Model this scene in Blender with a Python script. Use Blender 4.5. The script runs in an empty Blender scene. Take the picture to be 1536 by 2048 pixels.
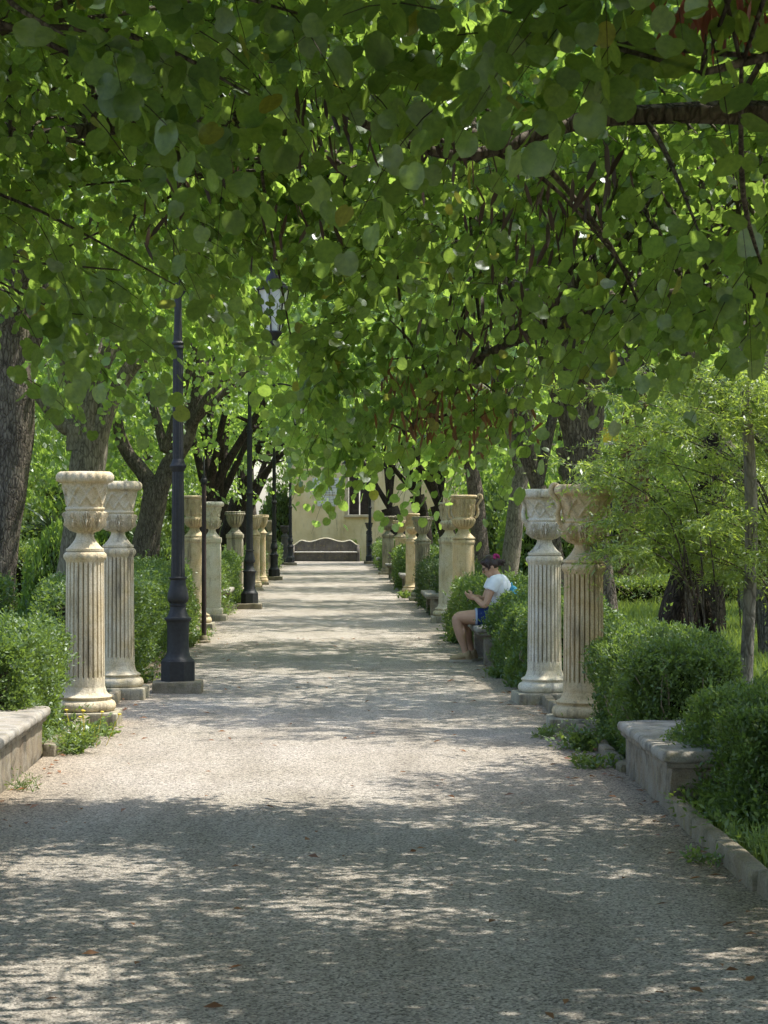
import bpy, bmesh, math, random
import numpy as np
from mathutils import Vector, Matrix, noise as mnoise

SC = bpy.context.scene
COL = SC.collection
R = math.radians

# ------------------------------------------------------------------ camera
FPX, VX, VY, CAMH = 4400.0, 655.0, 1043.0, 1.6      # focal length in photo pixels, vanishing point, eye height
cam_d = bpy.data.cameras.new("camera")
cam = bpy.data.objects.new("camera", cam_d)
COL.objects.link(cam)
cam.location = (0, 0, CAMH)
cam.rotation_euler = (R(90), 0, 0)
cam_d.sensor_fit = 'VERTICAL'
cam_d.sensor_height = 36.0
cam_d.sensor_width = 27.0
cam_d.lens = FPX / 2048 * 36.0
cam_d.shift_x = (768 - VX) / 2048
cam_d.shift_y = (VY - 1024) / 2048
cam_d.clip_start = 0.1
cam_d.clip_end = 2000
cam_d.dof.use_dof = True
cam_d.dof.focus_distance = 19.0
cam_d.dof.aperture_fstop = 26.0
SC.camera = cam

# ------------------------------------------------------------------ light
SUN_EL, SUN_AZ = R(64), R(13)        # azimuth measured from +X (right) towards +Y (away)
sdir = Vector((math.cos(SUN_EL) * math.cos(SUN_AZ), math.cos(SUN_EL) * math.sin(SUN_AZ), math.sin(SUN_EL)))
W = bpy.data.worlds.new("World")
SC.world = W
W.use_nodes = True
nt = W.node_tree
bg = nt.nodes['Background']
sky = nt.nodes.new('ShaderNodeTexSky')
sky.sky_type = 'NISHITA'
sky.sun_disc = False
sky.sun_elevation = SUN_EL
sky.sun_rotation = R(90) - SUN_AZ
sky.air_density = 1.0
sky.dust_density = 2.0
nt.links.new(sky.outputs[0], bg.inputs[0])
bg.inputs[1].default_value = 0.15
sl = bpy.data.lights.new("sun", 'SUN')
sl.energy = 2.7
sl.angle = R(0.5)
sl.color = (1.0, 0.955, 0.88)
so = bpy.data.objects.new("sun", sl)
COL.objects.link(so)
so.location = (20, 10, 40)
so.rotation_euler = (-sdir).to_track_quat('-Z', 'Y').to_euler()
SC.view_settings.view_transform = 'Standard'
SC.view_settings.look = 'None'
SC.view_settings.exposure = 1.48
SC.view_settings.gamma = 1.0
SC.render.engine = 'CYCLES'
SC.cycles.max_bounces = 10
SC.cycles.diffuse_bounces = 7
SC.cycles.transmission_bounces = 4
SC.cycles.glossy_bounces = 3
SC.cycles.use_denoising = True
SC.cycles.sample_clamp_indirect = 8.0


def P(px, py, Y):
    """where a point of the photograph lies in the place when it is Y metres away"""
    return ((px - VX) * Y / FPX, Y, CAMH - (py - VY) * Y / FPX)


# ------------------------------------------------------------------ materials
def mat(name):
    m = bpy.data.materials.new(name)
    m.use_nodes = True
    t = m.node_tree
    for n in list(t.nodes):
        if n.type != 'OUTPUT_MATERIAL':
            t.nodes.remove(n)
    out = [n for n in t.nodes if n.type == 'OUTPUT_MATERIAL'][0]
    return m, t, out


def nd(t, typ, **kw):
    n = t.nodes.new(typ)
    for k, v in kw.items():
        setattr(n, k, v)
    return n


def noise_n(t, vec, scale, detail=4, rough=0.55, stretch=None):
    n = nd(t, 'ShaderNodeTexNoise')
    n.inputs['Scale'].default_value = scale
    n.inputs['Detail'].default_value = detail
    n.inputs['Roughness'].default_value = rough
    if stretch:
        mp = nd(t, 'ShaderNodeMapping')
        mp.inputs['Scale'].default_value = stretch
        t.links.new(vec, mp.inputs['Vector'])
        vec = mp.outputs[0]
    t.links.new(vec, n.inputs['Vector'])
    return n


def ramp(t, fac, stops):
    r = nd(t, 'ShaderNodeValToRGB')
    e = r.color_ramp.elements
    while len(e) < len(stops):
        e.new(0.5)
    for i, (p, c) in enumerate(stops):
        e[i].position = p
        e[i].color = (*c, 1) if len(c) == 3 else c
    t.links.new(fac, r.inputs[0])
    return r


def mixc(t, fac, a, b, blend='MIX'):
    m = nd(t, 'ShaderNodeMix', data_type='RGBA', blend_type=blend)
    for i, v in ((0, fac), (6, a), (7, b)):
        if hasattr(v, 'links') or hasattr(v, 'is_linked'):
            t.links.new(v, m.inputs[i])
        else:
            m.inputs[i].default_value = v if not isinstance(v, tuple) else (*v, 1)
    return m.outputs[2]


def bsdf(t, out, rough=0.8, spec=0.3, metal=0.0):
    b = nd(t, 'ShaderNodeBsdfPrincipled')
    b.inputs['Roughness'].default_value = rough
    b.inputs['Specular IOR Level'].default_value = spec
    b.inputs['Metallic'].default_value = metal
    t.links.new(b.outputs[0], out.inputs[0])
    return b


def bump(t, b, h, strength=0.4, dist=0.01):
    n = nd(t, 'ShaderNodeBump')
    n.inputs['Strength'].default_value = strength
    n.inputs['Distance'].default_value = dist
    t.links.new(h, n.inputs['Height'])
    t.links.new(n.outputs[0], b.inputs['Normal'])


def m_stone(name, pale, warm, stain, stain_amt=0.5, scale=1.0, streak=True, lichen=(0.30, 0.25, 0.10)):
    m, t, out = mat(name)
    g = nd(t, 'ShaderNodeNewGeometry')
    pos = g.outputs['Position']
    a = noise_n(t, pos, 5 * scale, 5)
    c = mixc(t, ramp(t, a.outputs[0], [(0.35, (0, 0, 0)), (0.65, (1, 1, 1))]).outputs[0], warm, pale)
    s = noise_n(t, pos, 4 * scale, 7, 0.65, (3.0, 3.0, 0.45) if streak else (1, 1, 1))
    lo = 0.62 - 0.18 * stain_amt
    sf = ramp(t, s.outputs[0], [(lo, (0, 0, 0)), (lo + 0.16, (0.75, 0.75, 0.75))]).outputs[0]
    c = mixc(t, sf, c, stain)
    l = noise_n(t, pos, 11 * scale, 5, 0.6)
    c = mixc(t, ramp(t, l.outputs[0], [(0.56, (0, 0, 0)), (0.70, (0.45, 0.45, 0.45))]).outputs[0], c, lichen)
    f = noise_n(t, pos, 90 * scale, 4, 0.7)
    c = mixc(t, ramp(t, f.outputs[0], [(0.30, (0.72, 0.70, 0.66)), (0.60, (1, 1, 1))]).outputs[0], (0, 0, 0), c, 'MIX') if False else c
    sp = ramp(t, f.outputs[0], [(0.30, (0.62, 0.60, 0.57)), (0.55, (1, 1, 1))]).outputs[0]
    c = mixc(t, 1.0, c, sp, 'MULTIPLY')
    b = bsdf(t, out, 0.9, 0.15)
    t.links.new(c, b.inputs['Base Color'])
    bb = noise_n(t, pos, 38 * scale, 6, 0.7)
    bump(t, b, bb.outputs[0], 0.55, 0.012)
    return m


def m_bark(name, dark, light, scale=1.0, strength=0.9):
    m, t, out = mat(name)
    g = nd(t, 'ShaderNodeNewGeometry')
    pos = g.outputs['Position']
    a = noise_n(t, pos, 34 * scale, 8, 0.72, (1, 1, 0.20))
    c = ramp(t, a.outputs[0], [(0.34, dark), (0.62, light)]).outputs[0]
    vo = nd(t, 'ShaderNodeTexVoronoi', feature='DISTANCE_TO_EDGE')
    vo.inputs['Scale'].default_value = 30 * scale
    mp = nd(t, 'ShaderNodeMapping')
    mp.inputs['Scale'].default_value = (1, 1, 0.28)
    wn = noise_n(t, pos, 9 * scale, 3)
    wm = mixc(t, 0.06, pos, wn.outputs['Color'])
    t.links.new(wm, mp.inputs['Vector'])
    t.links.new(mp.outputs[0], vo.inputs['Vector'])
    cr = ramp(t, vo.outputs['Distance'], [(0.0, (0.35, 0.33, 0.31)), (0.16, (1, 1, 1))])
    c = mixc(t, 0.75, c, cr.outputs[0], 'MULTIPLY')
    l = noise_n(t, pos, 3.0, 4)
    c = mixc(t, ramp(t, l.outputs[0], [(0.5, (0, 0, 0)), (0.72, (0.5, 0.5, 0.5))]).outputs[0], c, (light[0] * 1.25, light[1] * 1.25, light[2] * 1.15))
    b = bsdf(t, out, 0.9, 0.12)
    t.links.new(c, b.inputs['Base Color'])
    hh = mixc(t, 0.6, a.outputs['Color'], cr.outputs[0])
    bump(t, b, hh, strength, 0.03)
    return m


def m_leaf(name, dark, light, trans, tw=0.42, gloss=0.05, rough=0.4, odd=None, veins=False):
    """dark..light: reflectance from leaf to leaf; trans: light let through"""
    m, t, out = mat(name)
    g = nd(t, 'ShaderNodeNewGeometry')
    stops = [(0.0, dark), (0.75, light)]
    if odd:
        stops = [(0.0, dark), (0.90, light), (0.978, light), (0.992, odd)]
    c = ramp(t, g.outputs['Random Per Island'], stops).outputs[0]
    tstops = [(0.0, tuple(0.75 * v for v in trans)), (0.9, trans)]
    if odd:
        tstops += [(0.975, trans), (0.992, tuple(2.2 * v for v in odd))]
    tc = ramp(t, g.outputs['Random Per Island'], tstops).outputs[0]
    if veins:                                  # palmate veins from the stalk, and a blotchy blade
        at = nd(t, 'ShaderNodeAttribute', attribute_name='blade')
        sx = nd(t, 'ShaderNodeSeparateXYZ')
        t.links.new(at.outputs['Vector'], sx.inputs[0])
        an = nd(t, 'ShaderNodeMath', operation='ARCTAN2')
        ay = nd(t, 'ShaderNodeMath', operation='ADD')
        t.links.new(sx.outputs[1], ay.inputs[0]); ay.inputs[1].default_value = 0.10
        t.links.new(sx.outputs[0], an.inputs[0]); t.links.new(ay.outputs[0], an.inputs[1])
        k = nd(t, 'ShaderNodeMath', operation='MULTIPLY'); k.inputs[1].default_value = 6.0
        t.links.new(an.outputs[0], k.inputs[0])
        cs_ = nd(t, 'ShaderNodeMath', operation='COSINE')
        t.links.new(k.outputs[0], cs_.inputs[0])
        vf = ramp(t, cs_.outputs[0], [(0.90, (1, 1, 1)), (0.99, (1.45, 1.35, 1.3))]).outputs[0]
        c = mixc(t, 1.0, c, vf, 'MULTIPLY')
        nz = noise_n(t, at.outputs['Vector'], 4.0, 4, 0.6)
        t.links.new(nd(t, 'ShaderNodeVectorMath', operation='ADD').outputs[0], nz.inputs['Vector'])
        va = [n for n in t.nodes if n.type == 'VECT_MATH'][-1]
        t.links.new(at.outputs['Vector'], va.inputs[0]); t.links.new(g.outputs['Position'], va.inputs[1])
        bl = ramp(t, nz.outputs[0], [(0.3, (0.72, 0.76, 0.74)), (0.7, (1.22, 1.18, 1.1))]).outputs[0]
        c = mixc(t, 1.0, c, bl, 'MULTIPLY')
        tc = mixc(t, 1.0, tc, bl, 'MULTIPLY')
    d = nd(t, 'ShaderNodeBsdfDiffuse')
    t.links.new(c, d.inputs[0])
    tr = nd(t, 'ShaderNodeBsdfTranslucent')
    t.links.new(tc, tr.inputs[0])
    mx = nd(t, 'ShaderNodeMixShader')
    mx.inputs[0].default_value = tw
    t.links.new(d.outputs[0], mx.inputs[1])
    t.links.new(tr.outputs[0], mx.inputs[2])
    gl = nd(t, 'ShaderNodeBsdfGlossy')
    gl.inputs['Roughness'].default_value = rough
    gl.inputs['Color'].default_value = (0.9, 0.95, 0.95, 1)
    m2 = nd(t, 'ShaderNodeMixShader')
    m2.inputs[0].default_value = gloss
    t.links.new(mx.outputs[0], m2.inputs[1])
    t.links.new(gl.outputs[0], m2.inputs[2])
    t.links.new(m2.outputs[0], out.inputs[0])
    return m


def m_plain(name, col, rough=0.6, spec=0.4, metal=0.0, var=0.15, scale=20, bmp=0.0):
    m, t, out = mat(name)
    g = nd(t, 'ShaderNodeNewGeometry')
    n = noise_n(t, g.outputs['Position'], scale, 5, 0.6)
    lo = tuple(v * (1 - var) for v in col)
    hi = tuple(min(1, v * (1 + var)) for v in col)
    c = ramp(t, n.outputs[0], [(0.3, lo), (0.7, hi)]).outputs[0]
    b = bsdf(t, out, rough, spec, metal)
    t.links.new(c, b.inputs['Base Color'])
    if bmp:
        bump(t, b, n.outputs[0], bmp, 0.01)
    return m


def m_gravel():
    m, t, out = mat("pale gravel")
    g = nd(t, 'ShaderNodeNewGeometry')
    pos = g.outputs['Position']
    big = noise_n(t, pos, 0.7, 4)
    c = mixc(t, ramp(t, big.outputs[0], [(0.35, (0, 0, 0)), (0.65, (1, 1, 1))]).outputs[0], (0.335, 0.305, 0.255), (0.385, 0.355, 0.312))
    # the trodden sides of the path are finer and browner
    sx = nd(t, 'ShaderNodeSeparateXYZ')
    t.links.new(pos, sx.inputs[0])
    ab = nd(t, 'ShaderNodeMath', operation='ABSOLUTE')
    t.links.new(sx.outputs[0], ab.inputs[0])
    wob = nd(t, 'ShaderNodeMath', operation='MULTIPLY_ADD')
    w = noise_n(t, pos, 1.4, 4)
    t.links.new(w.outputs[0], wob.inputs[0])
    wob.inputs[1].default_value = 0.9
    t.links.new(ab.outputs[0], wob.inputs[2])
    e = ramp(t, wob.outputs[0], [(0.0, (0, 0, 0)), (1.0, (1, 1, 1))])
    mr = nd(t, 'ShaderNodeMapRange')
    mr.inputs[1].default_value = 1.75
    mr.inputs[2].default_value = 2.45
    t.links.new(wob.outputs[0], mr.inputs[0])
    t.nodes.remove(e)
    c = mixc(t, mr.outputs[0], c, (0.31, 0.262, 0.20))
    v = nd(t, 'ShaderNodeTexVoronoi')
    v.inputs['Scale'].default_value = 105
    t.links.new(pos, v.inputs['Vector'])
    bw = nd(t, 'ShaderNodeRGBToBW')
    t.links.new(v.outputs['Color'], bw.inputs[0])
    sp = ramp(t, bw.outputs[0], [(0.10, (0.26, 0.25, 0.24)), (0.40, (0.84, 0.83, 0.82)), (0.85, (1.34, 1.31, 1.27))]).outputs[0]
    c = mixc(t, 1.0, c, sp, 'MULTIPLY')
    tr = noise_n(t, pos, 1.6, 5, 0.6, (1.6, 0.28, 1))
    c = mixc(t, 1.0, c, ramp(t, tr.outputs[0], [(0.32, (0.80, 0.79, 0.77)), (0.6, (1.06, 1.06, 1.06))]).outputs[0], 'MULTIPLY')
    f = noise_n(t, pos, 30, 5, 0.7)
    c = mixc(t, 1.0, c, ramp(t, f.outputs[0], [(0.30, (0.72, 0.71, 0.70)), (0.6, (1.05, 1.05, 1.05))]).outputs[0], 'MULTIPLY')
    b = bsdf(t, out, 0.95, 0.1)
    t.links.new(c, b.inputs['Base Color'])
    ad = nd(t, 'ShaderNodeMath', operation='MULTIPLY_ADD')
    t.links.new(v.outputs['Distance'], ad.inputs[0])
    ad.inputs[1].default_value = -1.2
    t.links.new(f.outputs[0], ad.inputs[2])
    bump(t, b, ad.outputs[0], 0.7, 0.008)
    return m


def m_soil():
    m, t, out = mat("garden soil")
    g = nd(t, 'ShaderNodeNewGeometry')
    pos = g.outputs['Position']
    a = noise_n(t, pos, 1.3, 6, 0.6)
    c = ramp(t, a.outputs[0], [(0.35, (0.10, 0.075, 0.045)), (0.5, (0.16, 0.13, 0.08)), (0.65, (0.10, 0.13, 0.045))]).outputs[0]
    b = bsdf(t, out, 0.95, 0.1)
    t.links.new(c, b.inputs['Base Color'])
    f = noise_n(t, pos, 25, 6, 0.7)
    bump(t, b, f.outputs[0], 0.8, 0.03)
    return m


def m_plaster():
    m, t, out = mat("ochre plaster")
    g = nd(t, 'ShaderNodeNewGeometry')
    pos = g.outputs['Position']
    a = noise_n(t, pos, 1.2, 6, 0.6)
    c = ramp(t, a.outputs[0], [(0.32, (0.62, 0.48, 0.25)), (0.52, (0.74, 0.60, 0.36)), (0.70, (0.78, 0.67, 0.45))]).outputs[0]
    s = noise_n(t, pos, 2.4, 6, 0.65, (2.6, 2.6, 0.5))
    c = mixc(t, ramp(t, s.outputs[0], [(0.55, (0, 0, 0)), (0.75, (0.5, 0.5, 0.5))]).outputs[0], c, (0.34, 0.27, 0.17))
    b = bsdf(t, out, 0.95, 0.1)
    t.links.new(c, b.inputs['Base Color'])
    f = noise_n(t, pos, 20, 5)
    bump(t, b, f.outputs[0], 0.3, 0.01)
    return m


M = {}
M['gravel'] = m_gravel()
M['soil'] = m_soil()
M['lime'] = m_stone("weathered limestone", (0.63, 0.56, 0.42), (0.55, 0.45, 0.28), (0.15, 0.13, 0.10), 0.5)
M['lime_pale'] = m_stone("pale limestone", (0.68, 0.63, 0.51), (0.62, 0.54, 0.38), (0.18, 0.16, 0.125), 0.48)
M['lime_grey'] = m_stone("grey limestone", (0.40, 0.37, 0.28), (0.34, 0.30, 0.21), (0.10, 0.095, 0.08), 0.85)
M['lime_ochre'] = m_stone("ochre limestone", (0.60, 0.50, 0.33), (0.54, 0.41, 0.23), (0.15, 0.125, 0.09), 0.5)
M['bench_stone'] = m_stone("bench stone", (0.30, 0.27, 0.215), (0.25, 0.20, 0.14), (0.075, 0.065, 0.05), 0.75, 1.4, False)
M['slab'] = m_stone("bench slab stone", (0.38, 0.36, 0.32), (0.30, 0.27, 0.225), (0.11, 0.105, 0.09), 0.65, 1.3, False)
M['dark_stone'] = m_stone("blackened stone", (0.125, 0.115, 0.105), (0.09, 0.08, 0.07), (0.05, 0.048, 0.045), 0.6, 0.8)  # on the settee this tone holds shade as well as dirt
M['kerb'] = m_stone("kerb stone", (0.29, 0.255, 0.19), (0.22, 0.18, 0.12), (0.07, 0.08, 0.045), 0.75, 1.0, False)
M['plaster'] = m_plaster()
M['trim'] = m_stone("pale trim", (0.60, 0.52, 0.38), (0.55, 0.45, 0.29), (0.25, 0.2, 0.14), 0.3)
M['marble'] = m_plain("white marble", (0.62, 0.62, 0.58), 0.5, 0.4, 0, 0.08, 6)
M['letter'] = m_plain("engraved grey", (0.20, 0.20, 0.19), 0.8, 0.2)
M['shutter'] = m_plain("dark brown wood", (0.05, 0.036, 0.028), 0.7, 0.3, 0, 0.4, 9)
M['roof'] = m_plain("clay roof tiles", (0.32, 0.16, 0.09), 0.85, 0.2, 0, 0.3, 7, 0.4)
M['iron'] = m_plain("dark grey painted iron", (0.030, 0.030, 0.030), 0.60, 0.3, 0, 0.25, 30, 0.05)
M['rust'] = m_plain("rusty iron", (0.045, 0.026, 0.022), 0.7, 0.4, 0, 0.35, 40, 0.1)
M['glass'] = m_plain("frosted lantern glass", (0.62, 0.62, 0.57), 0.35, 0.5, 0, 0.05, 5)
M['bark'] = m_bark("grey brown bark", (0.055, 0.046, 0.037), (0.20, 0.17, 0.135))
M['bark_dark'] = m_bark("dark bark", (0.018, 0.015, 0.013), (0.075, 0.06, 0.047))
M['bark_pale'] = m_bark("pale smooth bark", (0.13, 0.115, 0.095), (0.29, 0.26, 0.21), 0.8, 0.4)
M['palmbark'] = m_bark("palm bark", (0.08, 0.05, 0.032), (0.27, 0.19, 0.12), 0.7)
M['twig_pale'] = m_plain("bare hedge twig", (0.26, 0.21, 0.15), 0.85, 0.2, 0, 0.3, 30)
M['twig'] = m_plain("twig bark", (0.055, 0.042, 0.032), 0.85, 0.2, 0, 0.3, 30)
M['judas'] = m_leaf("judas leaf", (0.022, 0.058, 0.020), (0.066, 0.124, 0.038), (0.48, 0.72, 0.11), 0.51, 0.055, 0.34, (0.20, 0.20, 0.03), True)  # lowered reflectance puts the shade of the near boughs into the colour
M['judas_far'] = m_leaf("judas leaf in the avenue", (0.050, 0.110, 0.028), (0.115, 0.185, 0.046), (0.52, 0.76, 0.11), 0.55, 0.05, 0.42)  # lighter copy of the leaf, sunlight in the avenue put into its colour
M['broad'] = m_leaf("evergreen leaf", (0.045, 0.090, 0.024), (0.105, 0.170, 0.042), (0.42, 0.62, 0.09), 0.50, 0.05, 0.42)
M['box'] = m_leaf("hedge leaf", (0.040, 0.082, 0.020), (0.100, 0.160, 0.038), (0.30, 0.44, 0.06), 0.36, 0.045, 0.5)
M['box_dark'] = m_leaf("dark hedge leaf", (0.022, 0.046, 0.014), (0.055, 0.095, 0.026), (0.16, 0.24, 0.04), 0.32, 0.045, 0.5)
M['feather'] = m_leaf("feathery leaflet", (0.095, 0.150, 0.030), (0.180, 0.245, 0.050), (0.58, 0.74, 0.10), 0.50, 0.06, 0.38)
M['grass'] = m_leaf("grass blade", (0.065, 0.120, 0.020), (0.140, 0.200, 0.040), (0.36, 0.48, 0.06), 0.38, 0.04, 0.5)
M['weed'] = m_leaf("weed leaf", (0.050, 0.105, 0.022), (0.120, 0.185, 0.045), (0.34, 0.46, 0.06), 0.38, 0.05, 0.45)
M['yucca'] = m_leaf("yucca blade", (0.05, 0.085, 0.045), (0.13, 0.165, 0.10), (0.16, 0.22, 0.07), 0.2, 0.10, 0.35)
M['pod_red'] = m_leaf("reddish seed pod", (0.22, 0.055, 0.04), (0.34, 0.11, 0.07), (0.42, 0.12, 0.06), 0.3, 0.05, 0.4)
M['pod_brown'] = m_leaf("dry brown seed pod", (0.12, 0.05, 0.022), (0.26, 0.12, 0.05), (0.34, 0.15, 0.05), 0.3, 0.05, 0.45)
M['pod_dark'] = m_leaf("dark seed pod", (0.035, 0.02, 0.014), (0.07, 0.04, 0.024), (0.08, 0.04, 0.02), 0.2, 0.05, 0.45)
M['litter'] = m_leaf("fallen leaf", (0.14, 0.08, 0.03), (0.30, 0.24, 0.07), (0.2, 0.15, 0.04), 0.2, 0.04, 0.5)
M['core'] = m_plain("shaded foliage core", (0.022, 0.022, 0.012), 0.95, 0.05, 0, 0.5, 30, 0.8)  # near-black colour stands in for the shade inside the foliage
M['skin'] = m_plain("tanned skin", (0.50, 0.29, 0.19), 0.5, 0.35, 0, 0.06, 14)
M['shirt'] = m_plain("white cotton", (0.78, 0.79, 0.83), 0.85, 0.2, 0, 0.03, 30)
M['denim'] = m_plain("dark blue denim", (0.014, 0.030, 0.11), 0.85, 0.2, 0, 0.25, 120)
M['denim_pale'] = m_plain("pale frayed denim", (0.30, 0.36, 0.48), 0.9, 0.2, 0, 0.15, 120)
M['hair'] = m_plain("dark burgundy hair", (0.028, 0.012, 0.009), 0.42, 0.5, 0, 0.4, 60, 0.4)
M['pink'] = m_plain("magenta cloth", (0.32, 0.03, 0.13), 0.8, 0.2, 0, 0.2, 50)
M['suede'] = m_plain("beige suede", (0.42, 0.31, 0.175), 0.9, 0.1, 0, 0.12, 60)
M['sole'] = m_plain("pale rubber", (0.48, 0.42, 0.32), 0.8, 0.2)
M['black'] = m_plain("black plastic", (0.012, 0.012, 0.014), 0.3, 0.5)
M['turq'] = m_plain("turquoise fabric", (0.030, 0.19, 0.30), 0.8, 0.3, 0, 0.12, 30)
M['yellow'] = m_plain("yellow paint", (0.66, 0.50, 0.04), 0.6, 0.4)
M['pale_wall'] = m_stone("pale garden wall", (0.62, 0.60, 0.56), (0.55, 0.51, 0.45), (0.28, 0.27, 0.24), 0.3)


# ------------------------------------------------------------------ mesh helpers
def tag(o, label=None, cat=None, group=None, kind=None):
    for k, v in (('label', label), ('category', cat), ('group', group), ('kind', kind)):
        if v:
            o[k] = v
    return o


def empty(name, loc, label=None, cat=None, group=None, rz=0.0):
    o = bpy.data.objects.new(name, None)
    o.empty_display_size = 0.2
    o.location = loc
    o.rotation_euler.z = rz
    COL.objects.link(o)
    return tag(o, label, cat, group)


def copy_tree(o, parent=None):
    c = o.copy()
    COL.objects.link(c)
    if parent:
        c.parent = parent
    for ch in list(o.children):
        copy_tree(ch, c)
    return c


def mesh_np(name, V, F, sizes=None):
    """V (n,3); F (m,k) array, or a flat index array with sizes"""
    me = bpy.data.meshes.new(name)
    V = np.ascontiguousarray(V, np.float32)
    if sizes is None:
        F = np.asarray(F, np.int32)
        sizes = np.full(len(F), F.shape[1], np.int32)
        F = F.ravel()
    F = np.ascontiguousarray(F, np.int32)
    starts = np.concatenate([[0], np.cumsum(sizes)[:-1]]).astype(np.int32)
    me.vertices.add(len(V))
    me.vertices.foreach_set('co', V.ravel())
    me.loops.add(len(F))
    me.loops.foreach_set('vertex_index', F)
    me.polygons.add(len(sizes))
    me.polygons.foreach_set('loop_start', starts)
    me.update(calc_edges=True)
    return me


def link(name, me, m, parent=None, loc=None):
    o = bpy.data.objects.new(name, me)
    if m is not None:
        me.materials.append(m)
    COL.objects.link(o)
    if parent is not None:
        o.parent = parent
    if loc is not None:
        o.location = loc
    return o


class MB:
    def __init__(self):
        self.v, self.f = [], []

    def add(self, vs, fs):
        b = len(self.v)
        self.v.extend([tuple(p) for p in vs])
        self.f.extend([tuple(b + i for i in f) for f in fs])

    def box(self, c, s, rz=0.0, bev=0.0, jit=0.0, rng=None):
        bm = bmesh.new()
        bmesh.ops.create_cube(bm, size=1)
        for v in bm.verts:
            v.co = Vector((v.co.x * s[0], v.co.y * s[1], v.co.z * s[2]))
        if bev:
            bmesh.ops.bevel(bm, geom=list(bm.edges), offset=bev, segments=2, affect='EDGES', profile=0.6)
        if jit:
            bmesh.ops.subdivide_edges(bm, edges=list(bm.edges), cuts=2, use_grid_fill=True)
            for v in bm.verts:
                n = mnoise.noise_vector((v.co + Vector(c)) * 6.0)
                v.co += n * jit
        bm.verts.index_update()
        mt = Matrix.Translation(c) @ Matrix.Rotation(rz, 4, 'Z')
        self.add([mt @ v.co for v in bm.verts], [[v.index for v in f.verts] for f in bm.faces])
        bm.free()
        return self

    def lathe(self, prof, n=32, c=(0, 0, 0), disp=None, cap=True, square=0.0):
        rings = []
        b = len(self.v)
        for i, (r, z) in enumerate(prof):
            for k in range(n):
                a = 2 * math.pi * k / n
                rr = r + (disp(a, z, r) if disp else 0.0)
                self.v.append((c[0] + rr * math.cos(a), c[1] + rr * math.sin(a), c[2] + z))
        m = len(prof)
        for i in range(m - 1):
            for k in range(n):
                k2 = (k + 1) % n
                self.f.append((b + i * n + k, b + i * n + k2, b + (i + 1) * n + k2, b + (i + 1) * n + k))
        if cap:
            self.f.append(tuple(b + k for k in reversed(range(n))))
            self.f.append(tuple(b + (m - 1) * n + k for k in range(n)))
        return self

    def tube(self, pts, rad, n=10, bumpy=0.0, cap=True, sub=4, seed=0.0):
        pts = [Vector(p) for p in pts]
        P_, R_ = [], []
        m = len(pts)
        if sub > 1 and m > 2:
            for i in range(m - 1):
                p0, p1, p2, p3 = pts[max(i - 1, 0)], pts[i], pts[i + 1], pts[min(i + 2, m - 1)]
                for s in range(sub):
                    u = s / sub
                    P_.append(0.5 * ((2 * p1) + (-p0 + p2) * u + (2 * p0 - 5 * p1 + 4 * p2 - p3) * u * u + (-p0 + 3 * p1 - 3 * p2 + p3) * u ** 3))
                    R_.append(rad[i] * (1 - u) + rad[i + 1] * u)
            P_.append(pts[-1]); R_.append(rad[-1])
        else:
            P_, R_ = pts, list(rad)
        b = len(self.v)
        up = Vector((0.13, 0.9, 0.21)).normalized()
        for i, p in enumerate(P_):
            d = (P_[min(i + 1, len(P_) - 1)] - P_[max(i - 1, 0)]).normalized()
            x = up.cross(d)
            if x.length < 1e-3:
                x = Vector((1, 0, 0)).cross(d)
            x.normalize()
            y = d.cross(x)
            for k in range(n):
                a = 2 * math.pi * k / n
                o = x * math.cos(a) + y * math.sin(a)
                r = R_[i]
                if bumpy:
                    q = p * 2.2 + o * 1.6 + Vector((seed, 0, 0))
                    r *= 1 + bumpy * mnoise.noise(q) + 0.5 * bumpy * mnoise.noise(Vector((q.x * 3, q.y * 3, q.z * 1.2)))
                self.v.append(tuple(p + o * r))
        for i in range(len(P_) - 1):
            for k in range(n):
                k2 = (k + 1) % n
                self.f.append((b + i * n + k, b + i * n + k2, b + (i + 1) * n + k2, b + (i + 1) * n + k))
        if cap:
            self.f.append(tuple(b + k for k in reversed(range(n))))
            self.f.append(tuple(b + (len(P_) - 1) * n + k for k in range(n)))
        return self

    def sphere(self, c, r, n=16, m=10, rot=None):
        if not hasattr(r, '__len__'):
            r = (r, r, r)
        b = len(self.v)
        c = Vector(c)
        for i in range(1, m):
            th = math.pi * i / m
            for k in range(n):
                a = 2 * math.pi * k / n
                q = Vector((r[0] * math.sin(th) * math.cos(a), r[1] * math.sin(th) * math.sin(a), r[2] * math.cos(th)))
                if rot is not None:
                    q = rot @ q
                self.v.append(tuple(c + q))
        t, u = Vector((0, 0, r[2])), Vector((0, 0, -r[2]))
        if rot is not None:
            t, u = rot @ t, rot @ u
        self.v.append(tuple(c + t)); self.v.append(tuple(c + u))
        T, U = len(self.v) - 2, len(self.v) - 1
        for i in range(m - 2):
            for k in range(n):
                k2 = (k + 1) % n
                self.f.append((b + i * n + k, b + (i + 1) * n + k, b + (i + 1) * n + k2, b + i * n + k2))
        for k in range(n):
            k2 = (k + 1) % n
            self.f.append((T, b + k, b + k2))
            self.f.append((U, b + (m - 2) * n + k2, b + (m - 2) * n + k))
        return self

    def mesh(self, name, smooth=None):
        me = bpy.data.meshes.new(name)
        me.from_pydata(self.v, [], self.f)
        me.update()
        if smooth is not None:
            me.polygons.foreach_set('use_smooth', [True] * len(me.polygons))
            me.set_sharp_from_angle(angle=R(smooth))
        return me

    def build(self, name, m, parent=None, smooth=None, loc=None):
        return link(name, self.mesh(name, smooth), m, parent, loc)


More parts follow.
